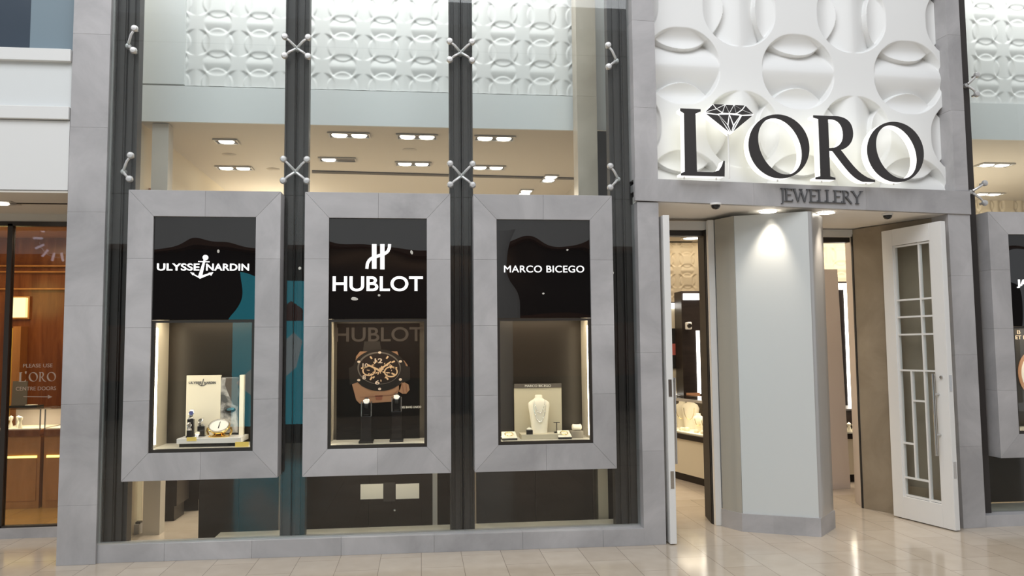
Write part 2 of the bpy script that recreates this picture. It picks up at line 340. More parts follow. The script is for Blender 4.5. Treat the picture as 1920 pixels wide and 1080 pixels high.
for a, b, t in zip(((2.655,.665),(2.750,.436),(2.98,.318),(3.21,.20),(3.317,.148)), ((2.750,.436),(2.98,.318),(3.21,.20),(3.317,.148),(3.605,.448)), (0,.03,-.03,.02,-.05)):
    mb.tint = t; mb.prism(rel([a, b, ((b[0]+3.2*.05)/1.05, (b[1]+.8*.05)/1.05), ((a[0]+3.2*.05)/1.05, (a[1]+.8*.05)/1.05)]), 0, .152)
mb.build('skirting', M['stone'], ct)
# ------------------------------------------------------------------ glazing bars and glass
GY = .165
def mullion(name, xa, xb, flip=0):
    w = xb-xa; y = .225
    prof = [(0,.10),(0,.0),(.06,0),(.07,.02),(.20,.02),(.21,0),(.40,0),(.42,.012),(.46,.012),(.47,.04),(.53,.04),(.54,.012),(.58,.012),(.60,0),(.79,0),(.80,.02),(.93,.02),(.94,0),(1,0),(1,.10)]
    return struct(MB().prism([(xa+u*w, y+v) for u, v in prof], .118, 5.3).build(name, M['mullion']))
m1 = (P(532,370,.225).x, P(577.5,370,.225).x); m2 = (P(842.5,370,.225).x, P(887,370,.225).x)
ml = (P(213,200,.225).x, P(258,200,.225).x); mr = (P(1141,200,.225).x, P(1187,200,.225).x)
for k, q in enumerate((ml, m1, m2, mr)): mullion('trim_%d' % (k+4), *q)
struct(MB().box(xr-.02, ml[0], .20, .34, .14, 5.3).build('trim_reveal_left', M['steel_grey']))
c = lambda q: (q[0]+q[1])/2
gx = [xr, c(m1), c(m2), mr[1]+.02]
n_ = 0
for i in range(3):
    a, b = gx[i]+.003, gx[i+1]-.003; bx0 = x0b+pit*i; bx1 = bx0+bw
    for za, zb in ((.15, None), (2.836, 4.062), (4.066, 5.3)):
        n_ += 1; mb = MB()
        if zb: mb.box(a, b, GY, GY+.012, za, zb)
        else:
            mb.box(a, b, GY, GY+.012, .15, z0b-.004)
            if bx0-.004 > a: mb.box(a, bx0-.004, GY, GY+.012, z0b-.004, 2.832)
            if bx1+.004 < b: mb.box(bx1+.004, b, GY, GY+.012, z0b-.004, 2.832)
        struct(mb.build('window_%d' % n_, M['glass']))
# ------------------------------------------------------------------ spider fittings
def spider(label, hub, bolts):
    t = thing('spider_fitting', label, 'glass fitting', hub, 0, 'steel spider fittings on the glass')
    mb = MB(); mb.lathe([(.001,-.03),(.022,-.03),(.024,-.012),(.018,.008),(.001,.012)], (0,0,0), 16, 'Y'); mb.tube([(0,.01,0),(0,.06,0)], .014)
    mb.build('hub', M['silver_paint'], t, True)
    for dx, dz in bolts:
        a = MB().tube([(dx*.12,-.01,dz*.12),(dx*.6,-.035,dz*.6),(dx,-.02,dz)], .012, 8, .0085).tube([(dx,-.03,dz),(dx,.0,dz)], .009).build('arm', M['silver_paint'], t, True)
        MB().lathe([(.001,.050),(.020,.047),(.027,.036),(.028,.022),(.018,.02),(.012,.0),(.012,-.03),(.001,-.03)], (dx,GY-.195+.03-.0,dz), 16, 'Y').build('bolt', M['silver_paint'], a, True)
    return t
for q, nm in ((m1,'between the first two display cases'), (m2,'between the last two display cases')):
    for py, h, lo in ((91,.09,'upper'), (322,.10,'lower')):
        p = P((555 if q is m1 else 865), py+(8 if q is m2 else 0), .195); p.x = c(q)
        spider('four-armed spider fitting, %s one on the bar %s' % (lo, nm), p, [(-.092,h*.95),(.092,h*.95),(-.092,-h*.80),(.092,-h*.80)])
for (hx, hy), (ux, uy), (bx, by), lab in (((240,86),(254.5,56),(252.5,97),'two-armed steel fitting high on the glass beside the left stone pillar'), ((231,322),(247,293),(245,337),'two-armed steel fitting beside the left pillar, just above the first display case')):
    p = P(hx, hy, .195); spider(lab, p, [tuple((P(ux,uy,.195)-p).xz), tuple((P(bx,by,.195)-p).xz)])
for (hx, hy), (ux, uy), (bx, by), lab in (((1156,114),(1139,87),(1140,127),'two-armed steel fitting high on the glass beside the sign pillar'), ((1159,336),(1143,313),(1143,353),'two-armed steel fitting at the upper right of the third display case')):
    p = P(hx, hy, .195); spider(lab, p, [tuple((P(ux,uy,.195)-p).xz), tuple((P(bx,by,.195)-p).xz)])
# ------------------------------------------------------------------ shop interior behind the main glass
CZ = 3.65
struct(MB().box(-2.5, 2.0, 1.028, 9, CZ, CZ+.1).build('ceiling', M['cream_ceiling']))
struct(MB().box(2.0, 4.95, 1.36, 9, 3.42, 3.5).build('ceiling_inner', M['cream_ceiling']))
struct(MB().box(1.93, 2.0, 1.36, 9, 3.42, 3.65).build('wall_ceiling_step', M['cream_ceiling']))
struct(MB().box(-2.62, 1.50, 1.0, 1.03, CZ-.003, P(600,168,1.0).z).build('wall_bulkhead', M['offwhite']))
pz = P(345,158,1.0); pz2 = P(1080,178,1.0)
struct(MB().box(-2.62, pz.x, 1.0, 1.12, pz.z, 5.6).box(pz.x, 1.50, 1.09, 1.16, pz.z, 5.6).build('wall_bulkhead_side', M['offwhite']))
weave('wall_textured', pz2.x-pz.x, 1.65, .374, .0062, .026, M['white'], (.09,.03), R=.325, mw=Matrix.Translation((pz.x,1.03,pz.z)))
struct(MB().box(-2.62, -2.5, .35, 9, 0, 5.6).build('wall_left', M['cream_wall']))
struct(MB().box(-2.6, 12, 7.2, 7.3, 0, 3.7).build('wall_back', M['cream_wall']))
struct(MB().box(9.5, 9.6, 1, 7.2, 0, 3.7).build('wall_right', M['cream_wall']))
stone('column_inner', stack(P(1082,200,.75).x, P(1119,200,.75).x, .75, .95, [0,1.3,2.6,3.9,5.6]), mat_='beige_stone')
stone('column_inner', stack(P(284,300,1.06).x, P(315,300,1.06).x, 1.06, 1.2, [0,1.2,2.4,3.645]), mat_='cream_ceiling')
struct(MB().box(1.50, 1.95, 1.0, 1.1, CZ, 5.6).build('wall_bulkhead_right', M['offwhite']))
struct(MB().box(1.93, 2.0, .40, 1.36, 2.84, 5.6).build('wall_sign_back', M['cream_ceiling']))
struct(MB().prism([tuple(PZ(585,319,CZ).xy), tuple(PZ(1130,334,CZ).xy), tuple(PZ(1130,337,CZ).xy), tuple(PZ(585,323,CZ).xy)], CZ-.012, CZ-.001).build('trim_ceiling_shadow_gap', M['bronze']))  # dark strip laid on the ceiling in place of a shaded gap
a, b = PZ(318,305,CZ), PZ(331,356,CZ)
tag(MB().prism([(a.x,a.y),(b.x,b.y),(b.x+.05,b.y),(a.x+.03,a.y)], CZ-.02, CZ-.002).build('cove_light', M['led_white']), 'thin white light strip running back along the ceiling above the first display case', 'light strip')
def downlight(label, px, py, z=CZ, rot=0, lit=(1,1), power=10):
    p = PZ(px, py, z); t = thing('recessed_downlight', label, 'ceiling light', (p.x,p.y,z-.004), rot, 'recessed ceiling downlights')
    mb = MB(); n = len(lit); w = .10*n if n > 1 else .115
    mb.box(-w,w,-.085,-.07,-.012,0).box(-w,w,.07,.085,-.012,0).box(-w,-w+.015,-.07,.07,-.012,0).box(w-.015,w,-.07,.07,-.012,0).build('frame', M['steel_grey'], t)
    MB().box(-w+.015,w-.015,-.07,.07,-.004,0).build('tray', M['print_grey'], t)
    for k, on in enumerate(lit):
        x = (k-(n-1)/2)*.185
        if on: MB().lathe([(.001,-.014),(.066,-.014),(.075,-.004),(.001,-.0041)], (x,0,0), 20).build('lamp', M['lamp_disc'], t)
    lamp('downlight_beam', 'SPOT', (p.x,p.y,z-.05), power, WARM, .05, angle=2.2)
for args in (('single lamp ceiling downlight nearest above the first display case', 425,264,CZ,0,(1,)),
    ('twin lamp ceiling downlight deeper in above the first display case', 440,314),
    ('twin lamp ceiling downlight nearest the glass, left above the second case', 655,252),
    ('ceiling downlight with one of two lamps lit, beside the dark bar', 633,298,CZ,0,(1,0)),
    ('twin lamp downlight near the glass, right above the second case', 782,255),
    ('twin lamp downlight deeper in, right above the second case', 775,306),
    ('twin lamp downlight nearest the glass above the third case', 927,258),
    ('twin lamp downlight beside the second dark bar above the third case', 915,313),
    ('twin lamp downlight set lengthwise, upper of two above the third case', 1030,334,CZ,PI/2),
    ('twin lamp downlight set lengthwise, right at the top edge of the third case', 985,360,CZ,PI/2)): downlight(*args)
for px, py, lab in ((430,290,'small round ceiling vent between two downlights above the first case'), (512,317,'small round ceiling vent near the first dark bar'), (768,281,'small round ceiling vent between the right downlights of the second case')):
    p = PZ(px, py, CZ); tag(MB().lathe([(.001,-.015),(.05,-.015),(.075,-.002),(.001,-.001)], (p.x,p.y,CZ), 20).build('ceiling_vent', M['cream_ceiling'], None, True), lab, 'vent')
for x in (-1.2, .6): lamp('shop_ceiling_light', 'AREA', (x,3.2,CZ-.3), 34, WARM, 1.6, (0,0,0))
lamp('shop_cove_light', 'POINT', (-1.9,4.2,3.0), 30, WARM, .2); lamp('shop_ceiling_fill', 'AREA', (0,3.4,2.4), 12, WARM, 3.2, (PI,0,0), 3.0)  # the last one is an added fill facing up to brighten the ceiling
lamp('bulkhead_fill', 'AREA', (-.5,.55,5.55), 34, (1,.98,.94), 3.6, (math.radians(22),0,0), .3); lamp('bulkhead_fill', 'AREA', (6.6,.65,5.55), 27, (1,.98,.94), 3.0, (math.radians(22),0,0), .3)  # added lamps above the view that brighten the bulkheads
lamp('counter_light', 'AREA', (3.6,3.6,3.3), 60, WARM, 1.6); lamp('counter_light', 'AREA', (4.9,2.7,3.3), 26, WARM, 1.0)
lamp('textured_wall_fill', 'AREA', (5.4,6.80,3.36), 8, WARM2, 3.6, (math.radians(18),0,0), .12)  # added grazing lamp so the relief of the wall shows
# ------------------------------------------------------------------ display cases
OY = .186; ZT = 1.835
def stone_surround(w, h, l, t, b, parent, dep=.17):
    mb = MB(); g = .0005; T = lambda: random.uniform(-.08, .06)
    zs = [0, h*.27, h*.52, h*.76, h]
    for s_ in (0, 1):
        X = (lambda x: w-x) if s_ else (lambda x: x)
        for k in range(4):
            za, zb = zs[k]+g, zs[k+1]-g; poly = [(0,za),(0,zb),(l,zb),(l,za)]
            if k == 0: poly = [(0,g*2),(0,zb),(l,zb),(l,b+g*2)]
            if k == 3: poly = [(0,za),(0,h-g*2),(l,h-t-g*2),(l,za)]
            mb.tint = T(); mb.slab([(X(x),z) for x, z in poly], 0, dep)
        m_ = w*.5
        mb.tint = T(); mb.slab([(X(g),h), (X(m_-g),h), (X(m_-g),h-t), (X(l+g),h-t)], 0, dep)
        mb.tint = T(); mb.slab([(X(g),0), (X(m_-g),0), (X(m_-g),b), (X(l+g),b)], 0, dep)
    return mb.build('stone_surround', M['stone'], parent, bevel=.0012)
def display_case(label, loc, w=bw, h=bh, l=OY, t=.202, b=.203, zt=ZT, led=(1,1), power=4):
    r = thing('display_case', label, 'display case', loc, 0, 'stone framed display cases'); z = zt-loc[2]; D = .46
    stone_surround(w, h, l, t, b, r)
    MB().box(l-.02, w-l+.02, .02, .035, z, h-t+.02).build('sign_panel', M['black_glass'], r)['label'] = 'glossy black glass panel above the window'
    f = .022; MB().box(l,l+f,.018,.05,b,z-.004).box(w-l-f,w-l,.018,.05,b,z-.004).box(l+f,w-l-f,.018,.05,b,b+.026).box(l+f,w-l-f,.018,.05,z-.022,z-.004).build('window_frame', M['bronze'], r)
    MB().box(l+f,w-l-f,.03,.036,b+.026,z-.022).build('window_pane', M['case_glass'], r)
    MB().box(l-.01,w-l+.01,D,D+.02,b-.02,z+.05).build('back_panel', M['back_panel'], r)
    for s_, nm in ((0,'side_panel'), (1,'side_panel')):
        xa = l-.02 if s_ == 0 else w-l+.004
        MB().box(xa,xa+.016,.05,D,b-.02,z+.05).build(nm, M['cream'], r)
        if led[s_]:
            xx = l-.004 if s_ == 0 else w-l-.008
            MB().box(xx,xx+.012,.135,.153,b+.05,z-.06).build('light_strip', M['led'], r)
    MB().box(l-.02,w-l+.02,.05,D,b-.005,b+.022).build('floor_board', M['ledge'], r)
    MB().box(l-.02,w-l+.02,.05,D,z+.03,z+.05).build('top_board', M['brown'], r)
    lamp('case_top_light', 'AREA', (loc[0]+w/2,loc[1]+.2,loc[2]+z+.02), power, WARM, w-2*l-.1, size_y=.18)
    return r
BX = [x0b+pit*i for i in range(3)]
cs1 = display_case('grey stone display case nearest the left pillar, with watches and two yellow cards', (BX[0],0,z0b), led=(1,1))
cs2 = display_case('middle grey stone display case with a large black watch poster inside', (BX[1],0,z0b), led=(1,1))
cs3 = display_case('grey stone display case next to the entrance, with a necklace bust inside', (BX[2],0,z0b), led=(1,1))
for r in (cs1, cs2, cs3): MB().box(.03,bw-.03,.48,.50,.03,bh-.03).box(.03,.05,.19,.48,.03,bh-.03).box(bw-.05,bw-.03,.19,.48,.03,bh-.03).box(.05,bw-.05,.19,.48,.03,.05).box(.05,bw-.05,.19,.48,bh-.05,bh-.03).build('casing', M['brown'], r)
# lettering on the black panels (coordinates local to each case)
def LB(r, px, py, y=.02): p = P(px, py, y+r.location.y); return p.x-r.location.x, p.z-r.location.z
SY = .02
def tx(r, s, pxa, pya, pxb, pyb, m, off=.0, parent=None, y=SY, depth=.008, gap=1.0, name='lettering'):
    (xa, za), (xb, zb) = LB(r, pxa, pya, y), LB(r, pxb, pyb, y)
    return text(name, s, xa, xb, zb, za, y, m, parent or r, depth, off, gap=gap)
tx(cs1, 'ULYSSE', 295,494,374,507.5, M['sign_white'], .016, gap=1.04); tx(cs1, 'NARDIN', 387,494.5,467,507.5, M['sign_white'], .016, gap=1.04)
def anchor(r, cx, cy, k, m, y, name='anchor_emblem'):
    q = lambda x, z: tuple(a for a in (LB(r, cx+x*k, cy-z*k, y)))
    mb = MB(); ya, yb = y-.008, y
    wv = lambda a: a*k/226
    mb.bar(q(5,13), q(-4,-20), wv(2.6), ya, yb, wv(6)); mb.bar(q(-7,9.5), q(14,9), wv(1.4), ya, yb)
    mb.slab(ellipse(*q(6.5,17), wv(4.6), wv(4.6), n=20), ya, yb)
    mb.bar(q(-4,-21), q(-18,-13.5), wv(1.8), ya, yb); mb.bar(q(-5,-20.5), q(16,-13), wv(4.2), ya, yb, wv(2.2))
    mb.slab([q(-22,-10.5), q(-14.5,-12), q(-17.5,-16)], ya, yb); mb.slab([q(21,-10.5), q(12,-12), q(17,-17)], ya, yb)
    return mb.build(name, m, r)
anchor(cs1, 379, 500, 1.0, M['sign_white'], SY)
tx(cs2, 'HUBLOT', 624,518,793,546, M['sign_white'], .014)
q = lambda px, py: LB(cs2, px, py, SY); mb = MB(); Ya, Yb = SY-.008, SY
mb.slab([q(697.5,458), q(706,458), q(706,504), q(697.5,504)], Ya, Yb).slab([q(713,458), q(721,458), q(721,505), q(713,505)], Ya, Yb)
mb.poly([q(688,504), q(689,494), q(693,487), q(699,483.5), q(709,480), q(719,477), q(727,472), q(730,465), q(730.5,458)], .023, Ya, Yb)
mb.build('monogram', M['sign_white'], cs2)
tx(cs3, 'MARCO BICEGO', 945,498,1095,511, M['sign_white'], .0, gap=1.05)
# ------------------------------------------------------------------ contents of the first case
FL = z0b+.225
def at(px, py, y, floor=None): p = P(px, py, y); return (p.x, y, floor if floor is not None else p.z)
s1 = lambda px0, px1, y: abs(P(px1,780,y).x-P(px0,780,y).x)
def bx(name, pxa, pya, pxb, pyb, y, dep, m, parent=None, org=None, bevel=0):   # upright box seen between two picture corners, front at y
    a, b = P(pxa,pya,y), P(pxb,pyb,y); o = org or Vector((0,0,0))
    return MB().box(a.x-o[0], b.x-o[0], y-o[1], y+dep-o[1], b.z-o[2], a.z-o[2]).build(name, m, parent, bevel=bevel)
shelf = thing('display_plinth', 'low white shelf on dark mirror blocks under the watches in the first case', 'plinth', at(392,836,.2,FL), 0)
o = shelf.location
bx('mirror_block', 336,832,440,840,.17,.20, M['black'], shelf, o); bx('top_board', 331,823,452,830,.14,.27, M['white_metal'], shelf, o, .002)
TOPZ = P(392,823,.14).z
bd = thing('display_board', 'white watch display board with an anchor emblem and a photo strip in the first case', 'display board', at(400,810,.36,TOPZ))
o = bd.location
def boxat(name, pxa, pya, pxb, pyb, y, dep, m, par): return bx(name, pxa, pya, pxb, pyb, y, dep, m, par, par.location)
a, b = P(350,704,.36), P(412,820,.36); MB().box(a.x-o.x, b.x-o.x, 0, .03, 0, a.z-o.z).build('panel', M['linen'], bd)
a, b = P(412,706,.37), P(448,820,.37); MB().box(a.x-o.x, b.x-o.x, .01, .03, 0, a.z-o.z).build('photo_frame', M['matte_black'], bd)
a2, b2 = P(414,708,.37), P(446,811,.37); ph = MB().box(a2.x-o.x, b2.x-o.x, .006, .011, b2.z-o.z, a2.z-o.z).build('photo', M['photo_grey'], bd); ph['label'] = 'grey photograph of a wrist and watch'
mb = MB(); pq = lambda px, py: (P(px,py,.366).x-o.x, P(px,py,.366).z-o.z)
mb.slab([pq(424,709), pq(446,709), pq(446,762), pq(438,758), pq(430,742), pq(422,722)], .003, .006); mb.build('print', M['print_grey'], ph)
MB().slab(ellipse(*pq(432,769), .042, .02, .1, 24), .003, .006).build('print', M['matte_black'], ph); MB().slab(ellipse(*pq(432,767), .03, .011, .1, 24), .0005, .003).build('print', M['silver'], ph)
a, b = P(449.5,703,.34), P(455.5,826,.34); MB().box(a.x-o.x, b.x-o.x, -.02, .03, 0, a.z-o.z).build('end_panel', M['linen'], bd)
text('lettering', 'ULYSSE', P(354,714,.36).x-o.x, P(378,714,.36).x-o.x, P(354,720,.36).z-o.z, P(354,715.5,.36).z-o.z, 0, M['pewter'], bd, .003, .02)
text('lettering', 'NARDIN', P(383,714,.36).x-o.x, P(405,714,.36).x-o.x, P(383,720,.36).z-o.z, P(383,715.5,.36).z-o.z, 0, M['pewter'], bd, .003, .02)
def anchor2(par, cx, cy, k, m, y):
    q = lambda x, z: (P(cx+x*k, cy-z*k, y).x-par.location.x, P(cx+x*k, cy-z*k, y).z-par.location.z); wv = lambda a: a*k/220
    mb = MB(); mb.bar(q(6,20), q(-6,-20), wv(4), -.003, 0); mb.poly([q(-24,-9), q(-14,-16), q(-5,-19), q(8,-17), q(20,-8)], wv(4), -.003, 0); mb.build('anchor_emblem', m, par)
anchor2(bd, 380, 717, .33, M['pewter'], .36)
def watch(label, x, y, z, r, tilt, face, strap, turn=0, lean=0, group=None):
    t = thing('wristwatch', label, 'watch', (x,y,z), turn, group); Rm = Matrix.Rotation(-tilt, 4, 'X')
    def fix(mb): mb.v = [tuple(Rm @ Vector(v)) for v in mb.v]; return mb
    fix(MB().lathe([(.001,0),(r*.95,0),(r,r*.15),(r*.96,r*.35),(r*.8,r*.42),(r*.78,r*.36),(.001,r*.36)], (0,0,0), 20, 'Y')).build('case', M['silver'], t, True)
    fix(MB().lathe([(.001,r*.37),(r*.76,r*.37),(r*.76,r*.39),(.001,r*.39)], (0,0,0), 20, 'Y').bar((0,0),(0,r*.55),r*.08,-r*.43,-r*.4).bar((0,0),(r*.4,r*.2),r*.08,-r*.43,-r*.4)).build('dial', face, t)
    for s_ in (1,-1):
        pts = [(0, .0+r*.1-r*1.1*(1-math.cos(k*.42)), s_*(r*.85+r*1.0*math.sin(k*.42))) for k in range(5)]
        mb = MB()
        for (A, B) in zip(pts, pts[1:]):
            w = r*.55; d = .12*r
            mb.add([(-w,-A[1],A[2]),(w,-A[1],A[2]),(w,-B[1],B[2]),(-w,-B[1],B[2]),(-w,-A[1]+d,A[2]),(w,-A[1]+d,A[2]),(w,-B[1]+d,B[2]),(-w,-B[1]+d,B[2])], [(0,1,2,3),(7,6,5,4),(0,4,5,1),(3,2,6,7),(1,5,6,2),(0,3,7,4)])
        fix(mb).build('strap', strap, t)
    t.rotation_euler = (0, lean, turn); return t
def stand(label, pxa, pxb, pyt, y, zb, m=None, dep=.035, cat='watch stand', group=None, name='watch_stand'):
    a, b = P(pxa,pyt,y), P(pxb,pyt,y); t = thing(name, label, cat, ((a.x+b.x)/2,y,zb), 0, group); w = (b.x-a.x)/2
    MB().box(-w,w,-dep/2,dep/2,.012,a.z-zb).build('post', m or M['black'], t, bevel=.002)
    MB().box(-w*1.25,w*1.25,-dep*.7,dep*.7,0,.012).build('base', m or M['black'], t, bevel=.002)
    MB().slab([(-w*.9,a.z-zb),(w*.9,a.z-zb),(w*.5,a.z-zb+.018),(-w*.5,a.z-zb+.018)], -dep*.3, dep*.3).build('cradle', M['steel_grey'], t)
    return t
stand('tall black watch stand at the left of the first case', 352,364,786,.30,TOPZ); stand('short black watch stand in front of the tall one in the first case', 351,360,807,.22,TOPZ); stand('middle black watch stand beside the round clock in the first case', 371,384,799,.30,TOPZ)
p = P(359,775,.275); watch('silver watch with a dark blue dial on the tall stand in the first case', p.x,p.y,p.z, .022, .35, mat('blue_dial',(.05,.06,.2),.3), M['silver'])
p = P(354.5,798,.195); watch('silver watch on the short stand at the front left of the first case', p.x,p.y,p.z, .019, .5, M['print_grey'], M['silver'], .3)
p = P(376.5,789,.275); watch('silver watch leaning on the middle stand in the first case', p.x,p.y,p.z, .020, .6, M['black'], M['silver'], -.3)
p = P(370,812,.20); watch('white watch lying low at the front middle of the first case', p.x,p.y,TOPZ+.034, .021, .9, M['linen'], M['silver'], .1)
p = P(411,818,.24); ck = thing('marine_clock', 'round gold marine clock with a large white dial in the first case', 'clock', (p.x,p.y,TOPZ))
MB().lathe([(.001,0),(.075,0),(.082,.012),(.07,.02),(.05,.024),(.001,.024)], n=28).build('base', M['gold'], ck, True)
tl = Matrix.Rotation(-.55, 4, 'X') 
def tilted(mb, dz): mb.v = [tuple(tl.inverted() @ Vector(v) + Vector((0,0,dz))) for v in mb.v]; return mb
tl = Matrix.Rotation(-.6, 4, 'X')
tilted(MB().lathe([(.001,-.055),(.035,-.05),(.058,-.03),(.068,0),(.080,.004),(.082,.018),(.074,.024),(.072,.016),(.001,.016)], n=32), .075).build('bowl', M['gold'], ck, True)
tilted(MB().lathe([(.001,.0165),(.070,.0165),(.070,.019),(.001,.019)], n=32), .075).build('dial', M['paper'], ck)
tilted(MB().box(-.0025,.0025,-.005,.05,.0195,.021).box(-.004,.004,-.03,.01,.0195,.0205), .075).build('hand', M['matte_black'], ck)
tilted(MB().lathe([(.070,.018),(.078,.018),(.079,.027),(.071,.027)], n=32, ring=True), .075).build('bezel', M['chrome'], ck)
for s_ in (-1,1): MB().tube([(s_*.082,0,.02),(s_*.094,0,.05),(s_*.086,0,.078)], .009).build('bracket', M['gold'], ck, True)
tag(bx('price_card', 350,820,368,826.5,.135,.006, M['yellow_card']), 'small yellow card at the front of the white shelf in the first case', 'card')
tag(bx('price_card', 441,829,466,840,.11,.006, M['yellow_card']), 'larger yellow card at the lower right corner of the first case', 'card')
# ------------------------------------------------------------------ second case: poster and two watch columns
a, b = P(624,607,.43), P(795,832,.43)
po = thing('watch_poster', 'large black poster of a rose gold watch in the middle case', 'poster', ((a.x+b.x)/2+.0,.43,FL)); o = po.location
ins = .035
MB().box(a.x-o.x+ins, b.x-o.x-ins, 0, .012, 0, a.z-FL).build('sheet', mat('poster_black',(.004,.0035,.0035),.7,0,.15), po)
for xe in (a.x-o.x+ins+.012, b.x-o.x-ins-.020): MB().box(xe, xe+.008, .013, .018, .06, a.z-FL-.05).build('hidden_glow_strip', M['led'], po)  # added strips hidden behind the sheet make the back panel glow
pq = lambda px, py: (P(px,py,.43).x-o.x, P(px,py,.43).z-o.z)
text('lettering', 'HUBLOT', pq(633,0)[0], pq(792,0)[0], pq(640,641)[1], pq(640,614)[1], 0, mat('dim_print',(.045,.038,.034),.6,0,.2), po, .003, .012)
text('lettering', 'BIG BANG UNICO', pq(753,0)[0], pq(789,0)[0], pq(760,765.5)[1], pq(760,761.5)[1], 0, M['paper'], po, .003, .012)
mb = MB()                                                                   # strap, lugs, case, bezel, dial of the printed watch
mb.slab([pq(683,640), pq(712,640), pq(716,662), pq(680,662)], -.004, 0).build('printed_strap', mat('strap_print',(.022,.019,.017),.6,0,.2), po)
mb = MB(); mb.slab([pq(668,668), pq(675,659), pq(745,659), pq(749,672), pq(757,684), pq(762,694), pq(759,700), pq(750,730), pq(735,753), pq(675,757), pq(668,750), pq(660,720)], -.006, 0)
mb.slab([pq(748,672), pq(758,676), pq(764,684), pq(765,691), pq(758,692)], -.006, 0).slab([pq(748,722), pq(757,716), pq(766,721), pq(768,731), pq(762,738), pq(754,738), pq(748,734)], -.006, 0); mb.build('printed_case', M['rose_print'], po); MB().poly([pq(754,719), pq(757,737)], .008, -.0075, -.006).poly([pq(761,719), pq(763,736)], .008, -.0075, -.006).poly([pq(675,745), pq(735,741), pq(748,731)], .005, -.0075, -.006).build('printed_crown', mat('lug_shade_print',(.20,.09,.05),.5), po)
mb = MB(); mb.slab(ellipse(*pq(712,694), .222, .172, -.05, 48), -.009, -.006); mb.slab([pq(654,690), pq(672,681), pq(672,716), pq(656,722)], -.0085, -.006).slab([pq(752,684), pq(769,688), pq(769,712), pq(755,718)], -.0085, -.006)
bez = mb.build('printed_bezel', mat('bezel_print',(.014,.012,.011),.6,0,.2), po)
mb = MB(); 
for k in range(6):
    t = PI/2+k*PI/3; cx, cz = pq(712,695); mb.slab(ellipse(cx+.197*math.cos(t), cz+.150*math.sin(t), .013, .010, 0, 12), -.0105, -.009)
mb.build('printed_screws', M['etched'], bez)
curve_mesh('printed_ring', [ellipse(*pq(711,690), .178, .134, -.06), ellipse(*pq(711.5,691), .168, .126, -.06)], .001, M['print_grey'], po, None, -.0101)
dial = MB().slab(ellipse(*pq(711,691), .168, .126, -.06, 48), -.0100, -.009).build('printed_dial', mat('dial_print',(.016,.011,.010),.6,0,.2), po)
GP = mat('gold_print', (.62,.42,.25), .5); mb = MB()
for cxp, czp, rr in ((692,695,.050), (733,697,.052)):
    n = 24; e = ellipse(*pq(cxp,czp), rr, rr*.78, 0, n)
    mb.poly(e+[e[0]], .011, -.0115, -.0101)
for k in range(46):
    aa, rr = random.uniform(0, 2*PI), random.uniform(.0, .105); cx, cz = pq(712,695); mb.slab(ellipse(cx+rr*math.cos(aa), cz+rr*.8*math.sin(aa), random.uniform(.004,.014), random.uniform(.003,.006), aa, 8), -.0112-.00002*k, -.0101)
for k in range(12):
    if k in (0,6,8,10): continue
    t = PI/2-k*PI/6; cx, cz = pq(711,690); mb.bar((cx+.118*math.cos(t), cz+.088*math.sin(t)), (cx+.148*math.cos(t), cz+.112*math.sin(t)), .013, -.0115, -.0101)
cx, cz = pq(711,694); mb.bar((cx,cz), pq(733,678), .017, -.013, -.0115, .011); mb.bar((cx,cz), pq(690,684), .017, -.013, -.0115, .011)
mb.build('printed_hands', GP, dial)
for s_, (pxa, pxb, pya, pyb) in {'12':(705,719,672,681), '10':(683,693,681,689), '8':(683,689,703,711), '6':(706,714,713,721)}.items():
    text('printed_numeral', s_, pq(pxa,0)[0], pq(pxb,0)[0], pq(700,pyb)[1], pq(700,pya)[1], -.0101, M['etched'], dial, .0014, .02)
MB().slab([pq(703,741), pq(718,741), pq(716,750), pq(705,750)], -.0075, -.006).build('printed_lug', mat('lug_print',(.20,.07,.04),.5), po)
def column_watch(label, wl, pxa, pxb, pyt, pym, y):
    a, b = P(pxa,pym,y), P(pxb,pym,y); xc = (a.x+b.x)/2; t = thing('watch_column', label, 'watch stand', (xc,y,FL), 0, 'glossy black columns in the middle case'); w = (b.x-a.x)/2
    MB().box(-w*1.55,w*1.55,-.07,.07,0,.018).build('base', M['black'], t, bevel=.002)
    MB().box(-w*1.1,w*1.1,-.045,.045,.018,a.z-FL).build('post', M['black'], t, bevel=.002)
    zt = P(pxa,pyt,y).z-FL; zm = a.z-FL
    for s_ in (-1,1): MB().box(s_*w*1.05-.004,s_*w*1.05+.004,-.03,.03,zm,zt-.02).build('side_plate', M['chrome'], t)
    MB().box(-w*.8,w*.8,-.028,.028,zm,zt-.03).build('block', M['black'], t, bevel=.003)
    text('lettering', 'HUBLOT', -w*.5, w*.5, zm+.008, zm+.014, -.029, M['silver'], t, .002, .01)
    watch(wl, xc, y-.02, FL+zt-.022, w*.72, .55, M['paper'], M['matte_black'])
column_watch('shorter black column with a watch, left in front of the watch poster', 'round white-faced watch on the shorter black column in the middle case', 678.5,696,748,780,.20)
column_watch('taller black column with a watch, right in front of the watch poster', 'round white-faced watch on the taller black column in the middle case', 735.5,752,740,771,.25)
